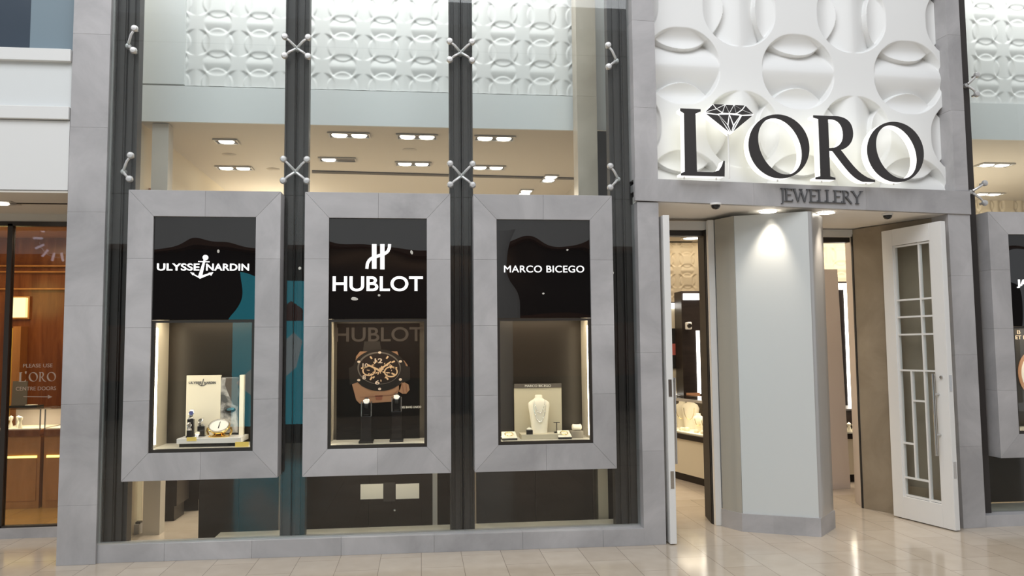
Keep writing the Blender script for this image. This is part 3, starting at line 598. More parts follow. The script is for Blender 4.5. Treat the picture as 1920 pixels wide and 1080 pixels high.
# ------------------------------------------------------------------ third case: jewellery
a, b = P(964,720,.38), P(1054,826,.38); bk = thing('jewellery_backboard', 'pale linen backboard with a dark header strip behind the necklace bust', 'display board', ((a.x+b.x)/2,.38,FL)); w = (b.x-a.x)/2
hz = P(964,728,.38).z-FL; MB().box(-w,w,0,.02,0,hz).build('panel', M['linen_dim'], bk); hd = MB().box(-w,w,-.006,.02,hz,a.z-FL).build('header', M['print_grey'], bk); hd['label'] = 'dark header strip with lettering'
text('lettering', 'MARCO BICEGO', -w*.55, w*.55, hz+.008, a.z-FL-.008, -.006, M['paper'], hd, .002, .0)
a, b = P(977,822,.2), P(1060,830,.2); pl = tag(MB().box(a.x,b.x,.16,.33,FL,FL+.04).build('display_plinth', M['linen_dim'], bevel=.002), 'low olive linen plinth under the necklace bust', 'plinth')
p = P(1012,820,.27); bu = thing('necklace_bust', 'cream neck-and-shoulders necklace bust on the linen plinth in the third case', 'bust', (p.x,.27,FL+.04)); H = P(1012,741,.27).z-FL-.04; k = H/.36
mb = MB(); secs = [(0,.074,.035),(.05,.078,.036),(.12,.086,.040),(.20,.096,.046),(.255,.104,.05),(.285,.103,.05),(.305,.080,.045),(.32,.05,.04),(.335,.036,.033),(.352,.037,.033),(.36,.030,.028)]
n = 20; vs = [(rx*k*math.cos(2*PI*j/n), (ry*k*math.sin(2*PI*j/n)) + z*.12, z*k) for z, rx, ry in secs for j in range(n)]
mb.add(vs, [(i*n+j, i*n+(j+1)%n, (i+1)*n+(j+1)%n, (i+1)*n+j) for i in range(len(secs)-1) for j in range(n)]+[list(range(n))[::-1], [(len(secs)-1)*n+j for j in range(n)]]); mb.build('form', M['linen'], bu, True)
nk = thing('necklace', 'long silver necklace of small leaf beads hung twice round the bust', 'necklace', bu.location, 0)
def surf_y(z):                                                              # front of the bust at height z
    for (za,_,ra), (zb,_,rb) in zip(secs, secs[1:]):
        if za*k <= z <= zb*k: t = (z-za*k)/(zb*k-za*k); return (za+(zb-za)*t)*.12-(ra+(rb-ra)*t)*k
    return -.04
ch = MB(); bd_ = MB()
for wd, top, bot, N in ((.062,.30,.105,30), (.05,.31,.19,18)):
    pts = []
    for i in range(N+1):
        t = PI*i/N; x = -wd*k*math.cos(t)*(1-.25*math.sin(t)); z = (top-(top-bot)*math.sin(t)**.8)*k; pts.append((x, surf_y(z)*math.sqrt(max(.1,1-(x/(.105*k))**2))-.006, z))
    ch.tube(pts, .0018, 5)
    for i, p_ in enumerate(pts):
        if i % 2 == 0 and i > N*.1 and i < N*.9: bd_.ball(p_, .0055*(1.2 if i % 4 else .9), 8)
ch.build('chain', M['silver'], nk, True); bd_.build('beads', M['silver'], nk, True)
def tray(label, il, pxa, pya, pxb, pyb, y):
    a, b = P(pxa,pya,y), P(pxb,pyb,y); t = thing('jewellery_tray', label, 'tray', ((a.x+b.x)/2,y,FL)); w = (b.x-a.x)/2
    MB().box(-w,w,-.01,.10,0,.018).build('base', M['matte_black'], t, bevel=.002)
    MB().add([(-w,-.01,.02),(w,-.01,.02),(w*.9,.10,.06),(-w*.9,.10,.06),(-w,-.01,.016),(w,-.01,.016),(w*.9,.10,.016),(-w*.9,.10,.016)], [(0,1,2,3),(7,6,5,4),(0,4,5,1),(1,5,6,2),(2,6,7,3),(3,7,4,0)]).build('cushion', M['linen'], t)
    m_ = MB(); 
    pts = [(w*.55*math.cos(q_/12*2*PI), .045+.03*math.sin(q_/12*2*PI), .046+.012*math.sin(q_/12*2*PI)) for q_ in range(13)]; m_.tube(pts, .003, 5)
    br = tag(m_.build('bracelet', M['gold'], None, True), il, 'bracelet'); br.location = t.location
    return t
tray('sloping cream tray at the left corner of the third case', 'gold bracelet on the left cream tray in the third case', 941,812,970,826,.14); tray('sloping cream tray right of the bust in the third case', 'gold bracelet on the tray right of the bust', 1047,814,1072,825,.14)
p = P(993,818,.17); rb_ = thing('ring_box', 'small black ring box with a pale pad in front of the bust', 'box', (p.x,.18,FL+.04)); MB().box(-.026,.026,-.02,.02,0,.036).build('body', M['black'], rb_, bevel=.003); MB().ball((0,0,.042), .022, 12, .6).build('pad', M['linen'], rb_, True)
mb = MB(); e = [(.014*math.cos(t*PI/8), 0, .014*math.sin(t*PI/8)) for t in range(17)]; mb.tube(e, .002, 5); rg = tag(mb.build('ring', M['silver'], None, True), 'silver ring standing in the black ring box in the third case', 'ring'); rg.location = (p.x,.18,FL+.096)
p = P(1044,820,.24); st = thing('earring_stand', 'thin dark T-shaped earring stand right of the necklace bust', 'stand', (p.x,.24,FL+.04)); zt = P(1044,792,.24).z-FL-.04
MB().box(-.022,.022,-.015,.015,0,.012).build('base', M['black'], st); MB().tube([(0,0,.012),(0,0,zt)], .004).build('post', M['bronze'], st); MB().tube([(-.026,0,zt),(.026,0,zt)], .0035).build('crossbar', M['bronze'], st)
a, b = P(1070,808,.2), P(1093,826,.2); gb = tag(MB().box(a.x,b.x,.18,.27,FL,a.z).build('display_block', mat('olive_linen',(.25,.22,.17),.8), bevel=.003), 'dark olive block under the bracelet pillow in the third case', 'plinth')
p = P(1081.5,802,.22); bp_ = thing('bracelet_pillow', 'small cream pillow with a bracelet on the olive block in the third case', 'cushion', (p.x,.225,a.z)); mb = MB(); mb.lathe([(.018,-.035),(.027,-.03),(.024,-.01),(.024,.01),(.027,.03),(.018,.035)], (0,0,0), 16); mb.v = [(v[2]*1.1, v[1], v[0]+.027) for v in mb.v]; mb.build('pad', M['linen'], bp_, True)
# ------------------------------------------------------------------ below the cases
bx_ = lambda name, a, b, y, dep, m: struct(MB().box(P(a[0],a[1],y).x, P(b[0],b[1],y).x, y, y+dep, b[2], a[2]).build(name, m))
def cab(label, pxa, pxb, y, zb, zt, dep=.3, group='dark cabinets under the display cases'):
    x0, x1 = P(pxa,950,y).x, P(pxb,950,y).x; t = thing('base_cabinet', label, 'cabinet', (x0,y,zb), 0, group)
    MB().box(0,x1-x0,.015,dep,0,zt-zb).build('body', M['brown'], t)
    n = 2; w = (x1-x0)/n
    for i in range(n): MB().box(i*w+.002,(i+1)*w-.002,0,.015,.01,zt-zb).build('door', M['brown'], t, bevel=.002)
    return t, x0, x1
k1, _, _ = cab('plain dark brown cabinet under the first display case', 372, 522, .565, .006, .85)
k2, x0_, x1_ = cab('dark brown cabinet with two paper sheets under the middle display case', 569, 812, .565, .006, .85)
p = P(740,956,.565); MB().lathe([(.001,.014),(.009,.012),(.010,.004),(.006,0),(.001,0)], (p.x-x0_,0,p.z-.006), 14, 'Y').build('knob', M['chrome'], k2, True)
k3, _, _ = cab('plain dark brown cabinet under the third display case', 893, 1113, .565, .006, .85)
a, b = P(811,890,.56), P(820,1000,.56); struct(MB().box(a.x,b.x,.56,.60,.006,.85).build('trim_cabinet_strip', M['steel_grey']))
a, b = P(820,890,.6), P(850,1000,.6); struct(MB().box(a.x,b.x+.1,.61,.63,.006,.85).build('trim_cabinet_filler', M['brown']))
for pa_, pb_, lab in (((676,908),(718.5,935),'left of two blank paper sheets on the dark cabinet under the middle case'), ((742,907.5),(786,934.5),'right of two blank paper sheets on the dark cabinet under the middle case')):
    a, b = P(*pa_,.563), P(*pb_,.563); tag(MB().box(a.x,b.x,.5605,.5635,b.z,a.z).build('paper_sheet', M['paper']), lab, 'paper', 'paper sheets on the cabinet')
a, b = P(719,905,.56), P(741,940,.56); struct(MB().box(a.x,b.x,.561,.5645,b.z,a.z).build('trim_cabinet_plate', M['mullion']))
for r in (cs1, cs2, cs3): lamp('below_case_fill', 'AREA', (r.location.x+bw/2,.38,z0b-.02), 1.6, WARM, .95, size_y=.12)  # added fill lamps that brighten the ledge below the cases
# dark counters further in, seen in the gap left of the cabinet
for lab, pa_, pb_, y in (('dark counter far inside, left in the gap under the first case', (300,880),(331,949), 1.6), ('dark counter far inside, further right in the gap under the first case', (331,880),(376,936), 2.1)):
    a, b = P(*pa_,y), P(*pb_,y); t = thing('shop_counter', lab, 'counter', (a.x,y,b.z)); MB().box(0,b.x-a.x,0,.4,0,.9-b.z).build('body', M['brown'], t); MB().box(.0,b.x-a.x,.0,.42,.9-b.z,.93-b.z).build('worktop', M['black'], t)
    MB().box(.03,b.x-a.x-.03,.03,.35,-b.z+.006,0).build('foot', M['brown'], t)
struct(MB().box(P(1113,950,.80).x, P(1131,950,.80).x, .60, .78, .006, .85).build('trim_cream_panel', M['cream']))
struct(MB().box(P(1131,950,.80).x, 1.95, .84, .86, .006, 3.6).build('wall_dark_side', M['brown']))
lamp('below_case_fill', 'AREA', (-1.9,1.25,2.6), 26, WARM, .8)  # added fill lamp shining down behind the first case
# ------------------------------------------------------------------ illuminated letters over the entrance
ZB = 2.99
def sign_letter(label, loops, u0, u1, v0, v1, d0=-.105, d1=-.018, pins=(.3,.7), cat='sign letter', facets=None, name='sign_letter'):
    """loops in a unit box -> portal plane (u0..u1, v0..v1); a dark face over a lit white body, a glowing back and pins on the lintel."""
    t = thing(name, label, cat, (0,0,0), 0, 'illuminated letters over the entrance', MP @ Matrix.Translation((u0,d0,v0)))
    w, h = u1-u0, v1-v0; sc = [[(x*w, z*h) for x, z in lp] for lp in loops]
    I = MP @ Matrix.Translation((u0,d0,v0))
    if facets:
        mb = MB()
        for f in facets:
            cx = sum(p[0] for p in f)/len(f); cz = sum(p[1] for p in f)/len(f)
            mb.slab([((cx+(x-cx)*.86)*w, (cz+(z-cz)*.86)*h) for x, z in f], 0, .008)
        mb.build('face', M['dark_face'], t)
    else: curve_mesh('face', sc, .008, M['dark_face'], t)
    bdy = curve_mesh('body', sc, d1-d0-.008, M['halo'], t, None, .008)
    curve_mesh('back', sc, .004, M['halo_back'], t, None, d1-d0+.001)
    for x in pins: MB().tube([(x*w,.05,-(v0-ZB)), (x*w,.05,.012)], .007).build('pin', M['white_metal'], t)
    return t
Lg = [(.02,1),(.86/1.0*.56,1),(.48,.965),(.36,.93),(.36,.06),(.72,.06),(.86,.09),(.93,.16),(.97,.235),(1.0,.235),(.985,0),(0,0),(0,.03),(.09,.06),(.105,.93),(.02,.965)]
Og = [ellipse(.5,.5,.5,.5,0,72), ellipse(.515,.50,.335,.455,.42,72)[::-1]]
def bez(p0, p1, p2, p3, n=12): 
    return [tuple((1-t)**3*a+3*(1-t)**2*t*b+3*(1-t)*t*t*c_+t**3*d for a, b, c_, d in zip(p0,p1,p2,p3)) for t in [i/n for i in range(n+1)]]
Rg = [[(.0,1)]+bez((.30,1),(.58,1.02),(.66,.90),(.66,.74))+bez((.66,.74),(.66,.60),(.56,.50),(.44,.47))[1:]+bez((.44,.47),(.60,.28),(.74,.05),(1.0,.015))+[(1.0,-.02),(.80,-.02)]+bez((.80,-.02),(.62,.02),(.50,.20),(.30,.45))+[(.245,.45),(.245,.05),(.33,.03),(.33,0),(.0,0),(.0,.03),(.085,.05),(.085,.945),(.0,.965)],
      [(.245,.945)]+bez((.245,.945),(.40,.965),(.49,.88),(.49,.72))+bez((.49,.72),(.49,.58),(.40,.50),(.245,.49))[1:]]
d_ = -.105
def UV(px, py): q = PL(px, py, d_); return q.x, q.z
def letter(label, loops, pa_, pb_, **k):
    (ua, va), (ub, vb) = UV(*pa_), UV(*pb_); return sign_letter(label, loops, ua, ub, vb, va, d_, **k)
letter('large black letter L with white lit sides, first letter over the entrance', [Lg], (1274,203), (1360,331), pins=(.12,.85))
letter('large black letter O with white lit sides, between the diamond and the R', Og, (1402,212), (1520,336), pins=(.5,))
letter('large black letter R with white lit sides over the entrance', Rg, (1525,216), (1641,339), pins=(.15,.9))
letter('large black letter O with white lit sides, last letter over the entrance', Og, (1624,226), (1735,343), pins=(.5,))
dl = [(.0,.70),(.17,1),(.83,1),(1,.70),(.53,0)]
tops = [0,.26,.5,.74,1.0]; mid = [(x, .70-.08*math.sin(PI*x)) for x in (0,.24,.5,.77,1)]
fac = [[(.0,.70),(.17,1),(.24,.84)], [(.17,1),(.42,1),(.24,.84)], [(.42,1),(.36,.72),(.24,.84)], [(.42,1),(.60,1),(.50,.70)], [(.42,1),(.50,.70),(.36,.70)], [(.60,1),(.64,.70),(.50,.70)],
       [(.60,1),(.83,1),(.76,.84)], [(.60,1),(.76,.84),(.64,.70)], [(.83,1),(1,.70),(.76,.84)], [(.0,.70),(.24,.84),(.36,.70),(.26,.66)], [(1,.70),(.76,.84),(.64,.70),(.76,.66)],
       [(.0,.68),(.27,.65),(.50,.02)], [(.27,.65),(.50,.67),(.46,.30)], [(.50,.67),(.73,.65),(.58,.30)], [(1,.68),(.75,.65),(.54,.02)], [(.27,.64),(.45,.30),(.52,.03)], [(.73,.64),(.60,.30),(.53,.03)], [(.50,.65),(.47,.27),(.53,.04),(.57,.27)]]
letter('black and white faceted diamond emblem between the L and the first O', [dl], (1321,194), (1415,252), pins=(), facets=fac, cat='sign emblem', name='diamond_emblem')
pth = PL(1368,332,-.05)
t = [q_ for q_ in bpy.data.objects if q_.name.startswith('diamond_emblem')][0]; a = PL(1366,252,-.06); l0 = PL(1321,252,d_)
MB().tube([(PL(1368,252,d_).x-l0.x,.045,-(l0.z-ZB)), (PL(1368,252,d_).x-l0.x,.045,.02)], .007).build('pin', M['white_metal'], t)
# JEWELLERY in raised serif capitals on the lintel
def caps(word, widths, h, wt=.105, thin=.05):
    mb = MB(); x = 0; ya, yb = -.012, 0
    for ch, w in zip(word, widths):
        b = lambda x0,z0,x1,z1,t: mb.bar(((x+x0*w),z0*h),((x+x1*w),z1*h),t*h,ya,yb)
        sf = lambda xc, zc, l=.16: mb.bar((x+xc*w-l*h/2, zc*h),(x+xc*w+l*h/2, zc*h), .035*h, ya, yb)
        if ch == 'J': b(.6,1,.6,-.05,wt); mb.poly([(x+.6*w,-.05*h),(x+.45*w,-.17*h),(x+.1*w,-.2*h)], .06*h, ya, yb); sf(.6,.985,.3)
        if ch in 'ELR' : b(.16,0,.16,1,wt); sf(.16,.985,.26); sf(.16,.015,.26)
        if ch == 'E': b(.16,.975,.95,.975,.05); b(.16,.52,.8,.52,.05); b(.16,.025,1,.025,.05); b(.94,.975,.94,.86,.05); b(.98,.025,.99,.15,.05)
        if ch == 'L': b(.16,.025,1,.025,.05); b(.98,.025,1.0,.16,.05)
        if ch == 'W': b(.06,1,.29,0,wt); b(.29,0,.52,1,thin); b(.48,1,.72,0,wt); b(.72,0,.95,1,thin); sf(.06,.985,.24); sf(.5,.985,.24); sf(.95,.985,.22)
        if ch == 'R': mb.poly([(x+p_[0]*w,p_[1]*h) for p_ in [(.16,.975),(.45,.97),(.65,.88),(.68,.74),(.62,.60),(.42,.51),(.16,.50)]], .07*h, ya, yb); b(.42,.50,1.0,-.02,wt)
        if ch == 'Y': b(.04,1,.48,.46,wt*.95); b(.96,1,.50,.46,thin); b(.49,.48,.49,0,wt); sf(.05,.985,.24); sf(.95,.985,.22); sf(.49,.015,.26)
        x += w+.055*h
    return mb, x
h_ = PL(1460,352,-.012).z-PL(1460,376,-.012).z
mb, wtot = caps('JEWELLERY', [.028,.055,.115,.058,.054,.054,.058,.068,.075], h_)
u_a, u_b = PL(1450,0,-.012).x, PL(1601,0,-.012).x; kx = (u_b-u_a)/wtot; mb.v = [(v[0]*kx, v[1], v[2]-.0125*v[0]*kx) for v in mb.v]
js = mb.build('raised_lettering', M['pewter'], None, mw=MP @ Matrix.Translation((u_a,-.014,PL(1455,377,-.012).z)))
tag(js, 'raised pewter capitals spelling JEWELLERY on the grey stone lintel', 'sign')
for px, py, lab in ((1440,394,'round white downlight in the entrance soffit, left of the two'), (1549,397,'round white downlight in the entrance soffit, right of the two')):
    p = PZ(px, py+1, 2.755); p = PZ(px, py+1, soffit_z(p)); p.z = soffit_z(p); t = thing('soffit_downlight', lab, 'ceiling light', (p.x,p.y,p.z), 0, 'entrance soffit downlights')
    MB().lathe([(.072,-.001),(.082,-.001),(.081,-.006),(.073,-.007)], n=24, ring=True).build('rim', M['white_metal'], t, True); MB().lathe([(.001,-.002),(.073,-.002),(.073,-.006),(.001,-.009)], n=24).build('lamp', M['lamp_disc'], t)
    lamp('soffit_beam', 'SPOT', (p.x-.03,p.y-.17,p.z-.02), 26, (1,.88,.72), .03, angle=1.05, blend=.85, rot=(.24,0,0)); lamp('soffit_beam', 'SPOT', (p.x,p.y-.03,p.z-.03), 34, (1,.88,.72), .05, angle=1.25, blend=.8, rot=(-.22,0,0))
for px, py, lab in ((1342,390,'dark dome camera in the entrance soffit above the left door'), (1664,402,'dark dome camera in the entrance soffit above the right door')):
    p = PZ(px, py, 2.755); p.z = soffit_z(p); t = thing('dome_camera', lab, 'security camera', (p.x,p.y,p.z), 0, 'entrance dome cameras')
    MB().lathe([(.046,0),(.046,-.014),(.040,-.018),(.038,-.012),(.001,-.012)], n=20).build('housing', M['white_metal'], t, True); MB().lathe([(.038,-.014),(.036,-.032),(.026,-.046),(.001,-.053)], n=20).build('dome', M['black'], t, True)
# ------------------------------------------------------------------ entrance doors
hx, hy = 4.394, .811; fx, fy = 4.548, .157
W_ = math.hypot(fx-hx, fy-hy); ang = math.atan2(fy-hy, fx-hx)
def leaf_door(name, label, hinge, ang, W, Hd, side, lattice=True, handle_side=1):
    """leaf along local +x from the hinge; local -y*side is the face with the pull handle."""
    t = thing(name, label, 'door', (hinge[0],hinge[1],.008), ang, 'white glazed entrance doors'); th = .055; fr = .125
    MB().box(0,fr,-th/2,th/2,0,Hd).box(W-fr,W,-th/2,th/2,0,Hd).box(fr,W-fr,-th/2,th/2,0,.20).box(fr,W-fr,-th/2,th/2,Hd-.155,Hd).build('frame', M['white_metal'], t, bevel=.003)
    MB().box(fr,W-fr,-.004,.004,.20,Hd-.155).build('pane', M['glass'], t)
    gw = W-2*fr; gz0, gz1 = .20, Hd-.155; gh = gz1-gz0; b = .016; mb = MB(); X = lambda u: fr+u*gw; Z = lambda v: gz1-v*gh
    def v_(u, va, vb): mb.box(X(u)-b/2,X(u)+b/2,-.016,.016,Z(vb),Z(va))
    def h_(v, ua, ub): mb.box(X(ua),X(ub),-.015,.015,Z(v)-b/2,Z(v)+b/2)
    for u in (.02,.98): v_(u,0,1)
    h_(.005,0,1); h_(.995,0,1); v_(.68,0,1)
    for v in (.222,.29,.36,.502): h_(v,0,1)
    v_(.335,.502,.925); h_(.62,.335,.68); h_(.79,0,.335); h_(.925,0,.68)
    mb.build('glazing_bars', M['white_metal'], t)
    y = -side*(th/2+.045); xh = W-.115
    hd_ = MB().tube([(xh,y,.62),(xh,y,1.33)], .014, 12).build('pull_handle', M['chrome'], t, True)
    for z in (.80,1.15): MB().tube([(xh,y,z),(xh+.012,-side*th/2,z)], .010, 10).build('standoff', M['chrome'], hd_, True)
    MB().lathe([(.001,.012),(.014,.012),(.016,0),(.001,0)], (0,0,0), 14, 'Y').build('lock_cylinder', M['chrome'], t, True).matrix_local = Matrix.Translation((W-.065,-side*th/2,1.30)) @ Matrix.Rotation(0 if side > 0 else PI, 4, 'Z')
    for z in (1.18,.44): MB().box(W-.002,W+.003,-.014,.014,z,z+.14).build('latch_plate', M['chrome'], t); 
    return t
leaf_door('entrance_door', 'white door leaf with white lattice bars standing open at the right of the entrance', (hx,hy), ang, W_, 2.665, 1)
leaf_door('entrance_door', 'white door leaf seen edge-on, open against the left entrance pillar', (2.015,.745), math.atan2(.07-.745,.008), .675, 2.68, -1)
# ------------------------------------------------------------------ shop interior seen through the two doorways
a = P(1240,560,6.9); weave('wall_textured', 5.5, 2.2, .37, .0075, .05, M['cream_wall'], (.12,.05), R=.325, mw=Matrix.Translation((3.2,7.12,1.2)))
p = PZ(1298,446,3.42); t = thing('round_downlight', 'round ceiling downlight seen through the left doorway', 'ceiling light', (p.x,p.y,3.42)); MB().lathe([(.001,-.008),(.14,-.008),(.15,-.001),(.001,-.001)], n=20).build('lamp', M['lamp_disc'], t); MB().lathe([(.15,-.001),(.19,-.001),(.19,-.012),(.15,-.012)], n=20, ring=True).build('rim', M['white_metal'], t)
a, b = PZ(1250,453,3.42), PZ(1292,455,3.42); struct(MB().box(a.x-.6,b.x,a.y-.06,a.y+.12,3.405,3.419).build('trim_ceiling_slot', M['bronze']))
# wall cabinets
def wallcab(label, pxa, pya, pxb, pyb, y, bits):
    a, b = P(pxa,pya,y), P(pxb,pyb,y); t = thing('wall_cabinet', label, 'cabinet', (a.x,y,b.z)); w, h = b.x-a.x, a.z-b.z
    for nm, m, (u0,u1,v0,v1), y0, y1 in bits: MB().box(u0*w,u1*w,y0,y1,v0*h,v1*h).build(nm, M[m], t)
    t['category'] = 'cabinet'; return t
wallcab('beige lit wall cabinet with a dark poster, inside the left doorway', 1232,566,1277,745,4.6, [('body','brown',(0,1,0,1),.02,.3),('back','cream',(.0,.93,.04,.93),0,.02),('light_bar','led_white',(0,1,.93,.985),-.04,.02),('light_bar','led_white',(0,.95,.0,.035),-.03,.02),('poster','matte_black',(.1,.80,.30,.72),-.012,0),('poster_print','skin_pink',(.62,.80,.44,.56),-.016,-.012),('frame_strip','steel_grey',(.94,1,.0,.93),-.02,.02)])
wallcab('dark brown wall cabinet with a vertical light, inside the left doorway', 1277,546,1324,742,4.2, [('body','brown',(0,1,0,1),.0,.3),('light_bar','led_white',(.08,.75,.915,.975),-.05,0),('vertical_light','led_white',(.62,.76,.02,.62),-.02,0),('base_light','rose_gold',(.1,.7,.0,.03),-.03,0)])
p = P(1290,611,4.15); t = thing('wall_camera', 'small white camera on the dark wall cabinet inside the left doorway', 'security camera', (p.x,p.y,p.z)); MB().box(-.03,.03,-.08,.04,-.05,.05).build('body', M['white_metal'], t, bevel=.012); MB().lathe([(.001,.03),(.028,.03),(.032,0),(.001,0)], (-.01,-.08,0), 14, 'Y').build('lens', M['black'], t, True)
# glass counter on the left: a slanting run
A, B = Vector((2.72,4.38)), Vector((3.45,1.50)); dr = (B-A).normalized(); nr = Vector((-dr.y, dr.x))      # nr points away from the viewer's left
if nr.x < 0: nr = -nr
ct_ = thing('glass_counter', 'long cream counter with a glass showcase of busts, inside the left doorway', 'counter', (A.x,A.y,0), math.atan2(dr.y,dr.x)); Lc = (B-A).length
yS = 1 
MB().box(0,Lc,.03,.55,.09,.50).build('body', M['cream'], ct_); MB().box(0,Lc,.06,.5,.0,.09).build('kick', M['brown'], ct_); MB().box(0,Lc,.0,.57,.50,.56).build('deck', M['brown'], ct_)
MB().box(.01,Lc,.05,.52,.56,.575).build('display_pad', M['linen'], ct_)
MB().box(0,Lc,.01,.018,.56,.95).build('front_glass', M['case_glass'], ct_); MB().box(0,Lc,.01,.55,.95,.965).build('top_glass', M['case_glass'], ct_); MB().box(0,Lc,.0,.03,.945,.975).build('rail', M['steel_grey'], ct_)
MB().box(0,Lc,.535,.55,.56,.95).build('rear_door', M['brown'], ct_)
lamp('showcase_light', 'AREA', (3.25,2.95,.93), 3.5, WARM, .5)
def counter_pt(px, py, dpt, z):                                            # along the counter, dpt behind its front
    v = FW + RT*((px-960)/FPX); o2 = Vector((CAM.x,CAM.y)); d2 = Vector((v.x,v.y)); A2 = A+nr*dpt
    M2 = Matrix(((d2.x,-dr.x),(d2.y,-dr.y))).inverted(); s_ = M2 @ (A2-o2); q_ = A2+dr*s_[1]; return (q_.x,q_.y,z)
bsec = [(0,.055,.03),(.06,.06,.034),(.13,.075,.042),(.19,.085,.048),(.225,.07,.04),(.245,.036,.032),(.275,.034,.03)]
def mini_bust(label, px, dpt, k, lean=0, turn=0):
    n = 14; vs = [(rx*k*math.cos(2*PI*j/n), ry*k*math.sin(2*PI*j/n)+lean*z*k, z*k) for z, rx, ry in bsec for j in range(n)]
    mb = MB().add(vs, [(i*n+j, i*n+(j+1)%n, (i+1)*n+(j+1)%n, (i+1)*n+j) for i in range(len(bsec)-1) for j in range(n)]+[list(range(n))[::-1], [(len(bsec)-1)*n+j for j in range(n)]])
    t = thing('necklace_bust', label, 'bust', counter_pt(px, 0, dpt, .576), turn, 'cream busts in the glass counter'); mb.build('form', M['linen'], t, True)
    nk_ = MB(); pts = [(-.05*k*math.cos(q_*PI/10), -.055*k-.003, (.20-.11*math.sin(q_*PI/10))*k) for q_ in range(11)]; nk_.tube(pts, .003, 5); nk_.build('chain', M['gold'], t, True)
mini_bust('tall cream bust at the far left of the glass counter, beside the door leaf', 1273, .36, 1.22, .1, -.5); mini_bust('tall cream bust second from the left in the glass counter', 1288, .34, 1.30, .1, -.5)
mini_bust('small cream bust in the middle of the glass counter', 1303, .25, .78, 0, -.4); mini_bust('small cream bust at the right of the glass counter, beside the dark jamb', 1315, .25, .72, 0, -.4)
for px, dpt, r_, lab in ((1281,.16,.035,'round cream jewel holder at the front of the glass counter under the tall busts'), (1299,.15,.028,'low cream jewel pad in front of the small middle bust'), (1311,.14,.03,'cream jewel roll at the front right of the glass counter'), (1272,.15,.03,'cream jewel pad at the front left of the glass counter')):
    q_ = counter_pt(px, 0, dpt, .576); tag(MB().lathe([(r_,0),(r_*1.15,r_*.5),(r_*.9,r_*1.1),(.001,r_*1.25)], q_, 14).build('jewel_pad', M['linen'], None, True), lab, 'jewellery pad', 'jewel pads in the glass counter')
# right doorway: partition, lit cabinet, counter
a, b = P(1520,505,2.24), P(1573,505,2.24); c_, d2_ = P(1520,917,2.24), P(1588,917,2.24)
M['partition'] = mat('pale_pink_panel', (.82,.72,.66), .5)
struct(MB().slab([(a.x,a.z),(b.x-.02,b.z),(b.x+.035,0),(a.x,0)], 2.24, 2.34).build('wall_partition', M['partition']))
wallcab('dark wall cabinet with a bright white light frame, inside the right doorway', 1560,528,1622,762,3.6, [('body','brown',(0,1,0,1),.0,.3),('light_bar','led_white',(.0,.62,.935,.985),-.04,0),('vertical_light','led_white',(.40,.60,.0,.935),-.02,0)])
a, b = P(1580,770,2.6), P(1640,905,2.6); gc = thing('glass_counter', 'cream counter with a small glass showcase, inside the right doorway', 'counter', (a.x,2.6,0)); w = b.x-a.x; zt = a.z; zd = P(1590,823,2.6).z; zd1 = P(1590,813,2.6).z
MB().box(0,w,.02,.5,.09,zd).build('body', M['cream'], gc); MB().box(0,w,.05,.5,0,.09).build('kick', M['brown'], gc); MB().box(0,w,0,.5,zd,zd1).build('deck', M['brown'], gc); MB().box(0,w,.02,.028,zd1,zt).build('front_glass', M['case_glass'], gc); MB().box(0,w,0,.5,zt,zt+.02).build('rail', M['steel_grey'], gc); MB().box(0,w,.44,.46,zd1,zt).build('rear_door', M['brown'], gc)
for px, r_, lab in ((1592,.03,'small white figure-like jewel holder in the right doorway counter'), (1601,.026,'thin jewel holder at the right in the right doorway counter')):
    q_ = P(px, 805, 2.75); tag(MB().lathe([(r_*1.2,0),(r_*.9,r_),(r_*.5,r_*2.2),(r_*.8,r_*3.2),(.001,r_*4)], (q_.x,2.75,zd1), 12).build('jewel_holder', M['linen'], None, True), lab, 'jewellery holder')
lamp('showcase_light', 'AREA', (a.x+.25,2.8,zt-.03), 3, WARM, .3)
# ------------------------------------------------------------------ right-hand bay beyond the entrance
RB = .30
xm0, xm1 = P(1812,200,RB).x, P(1826,200,RB).x
xr_ = (MP @ Vector((2.92,.1,0))).x
struct(MB().box(xr_-.03, P(1829,390,.36).x, .36, .46, .1, 5.3).build('trim_8', M['mullion']))
mb = MB()
for a, b in ((4.88,5.6),(5.6,6.4),(6.4,7.4)): mb.tint = random.uniform(-.08,.03); mb.box(a+.001,b-.001,.27,.42,0,.10)
struct(mb.build('baseboard_right', M['stone'])); struct(MB().box(4.9,7.4,.42,.8,0,.09).build('trim_9', M['ledge']))
struct(MB().box(4.9,7.4,.38,.392,2.78,4.06).build('window_10', M['glass'])); struct(MB().box(4.9,7.4,.38,.392,4.064,5.3).build('window_11', M['glass'])); struct(MB().box(4.9,7.4,.38,.392,.11,.60).build('window_12', M['glass']))
fc = P(1851,397,.25); f2 = P(1878,859,.25); xw = (fc.x+f2.x)/2
cs4 = display_case('stone display case beyond the entrance, cut off at the right edge', (xw,.25,f2.z), h=fc.z-f2.z, zt=1.75)
for s_, pa_, pb_ in (('JA', (1906,524), (1926,540)),): tx(cs4, s_, *pa_, *pb_, M['sign_white'], .02)
MB().box(.03,bw-.03,.48,.50,.03,bh-.1).box(.03,.05,.19,.48,.03,bh-.1).box(.05,bw-.05,.19,.48,.03,.05).box(.05,bw-.05,.19,.48,bh-.12,bh-.1).build('casing', M['brown'], cs4)
ka = thing('watch_poster', 'dark watch poster cut off at the right edge of the photo', 'poster', (xw+OY+.02,.62,1.0)); MB().box(.0,.7,0,.012,-.12,.74).build('sheet', M['matte_black'], ka)
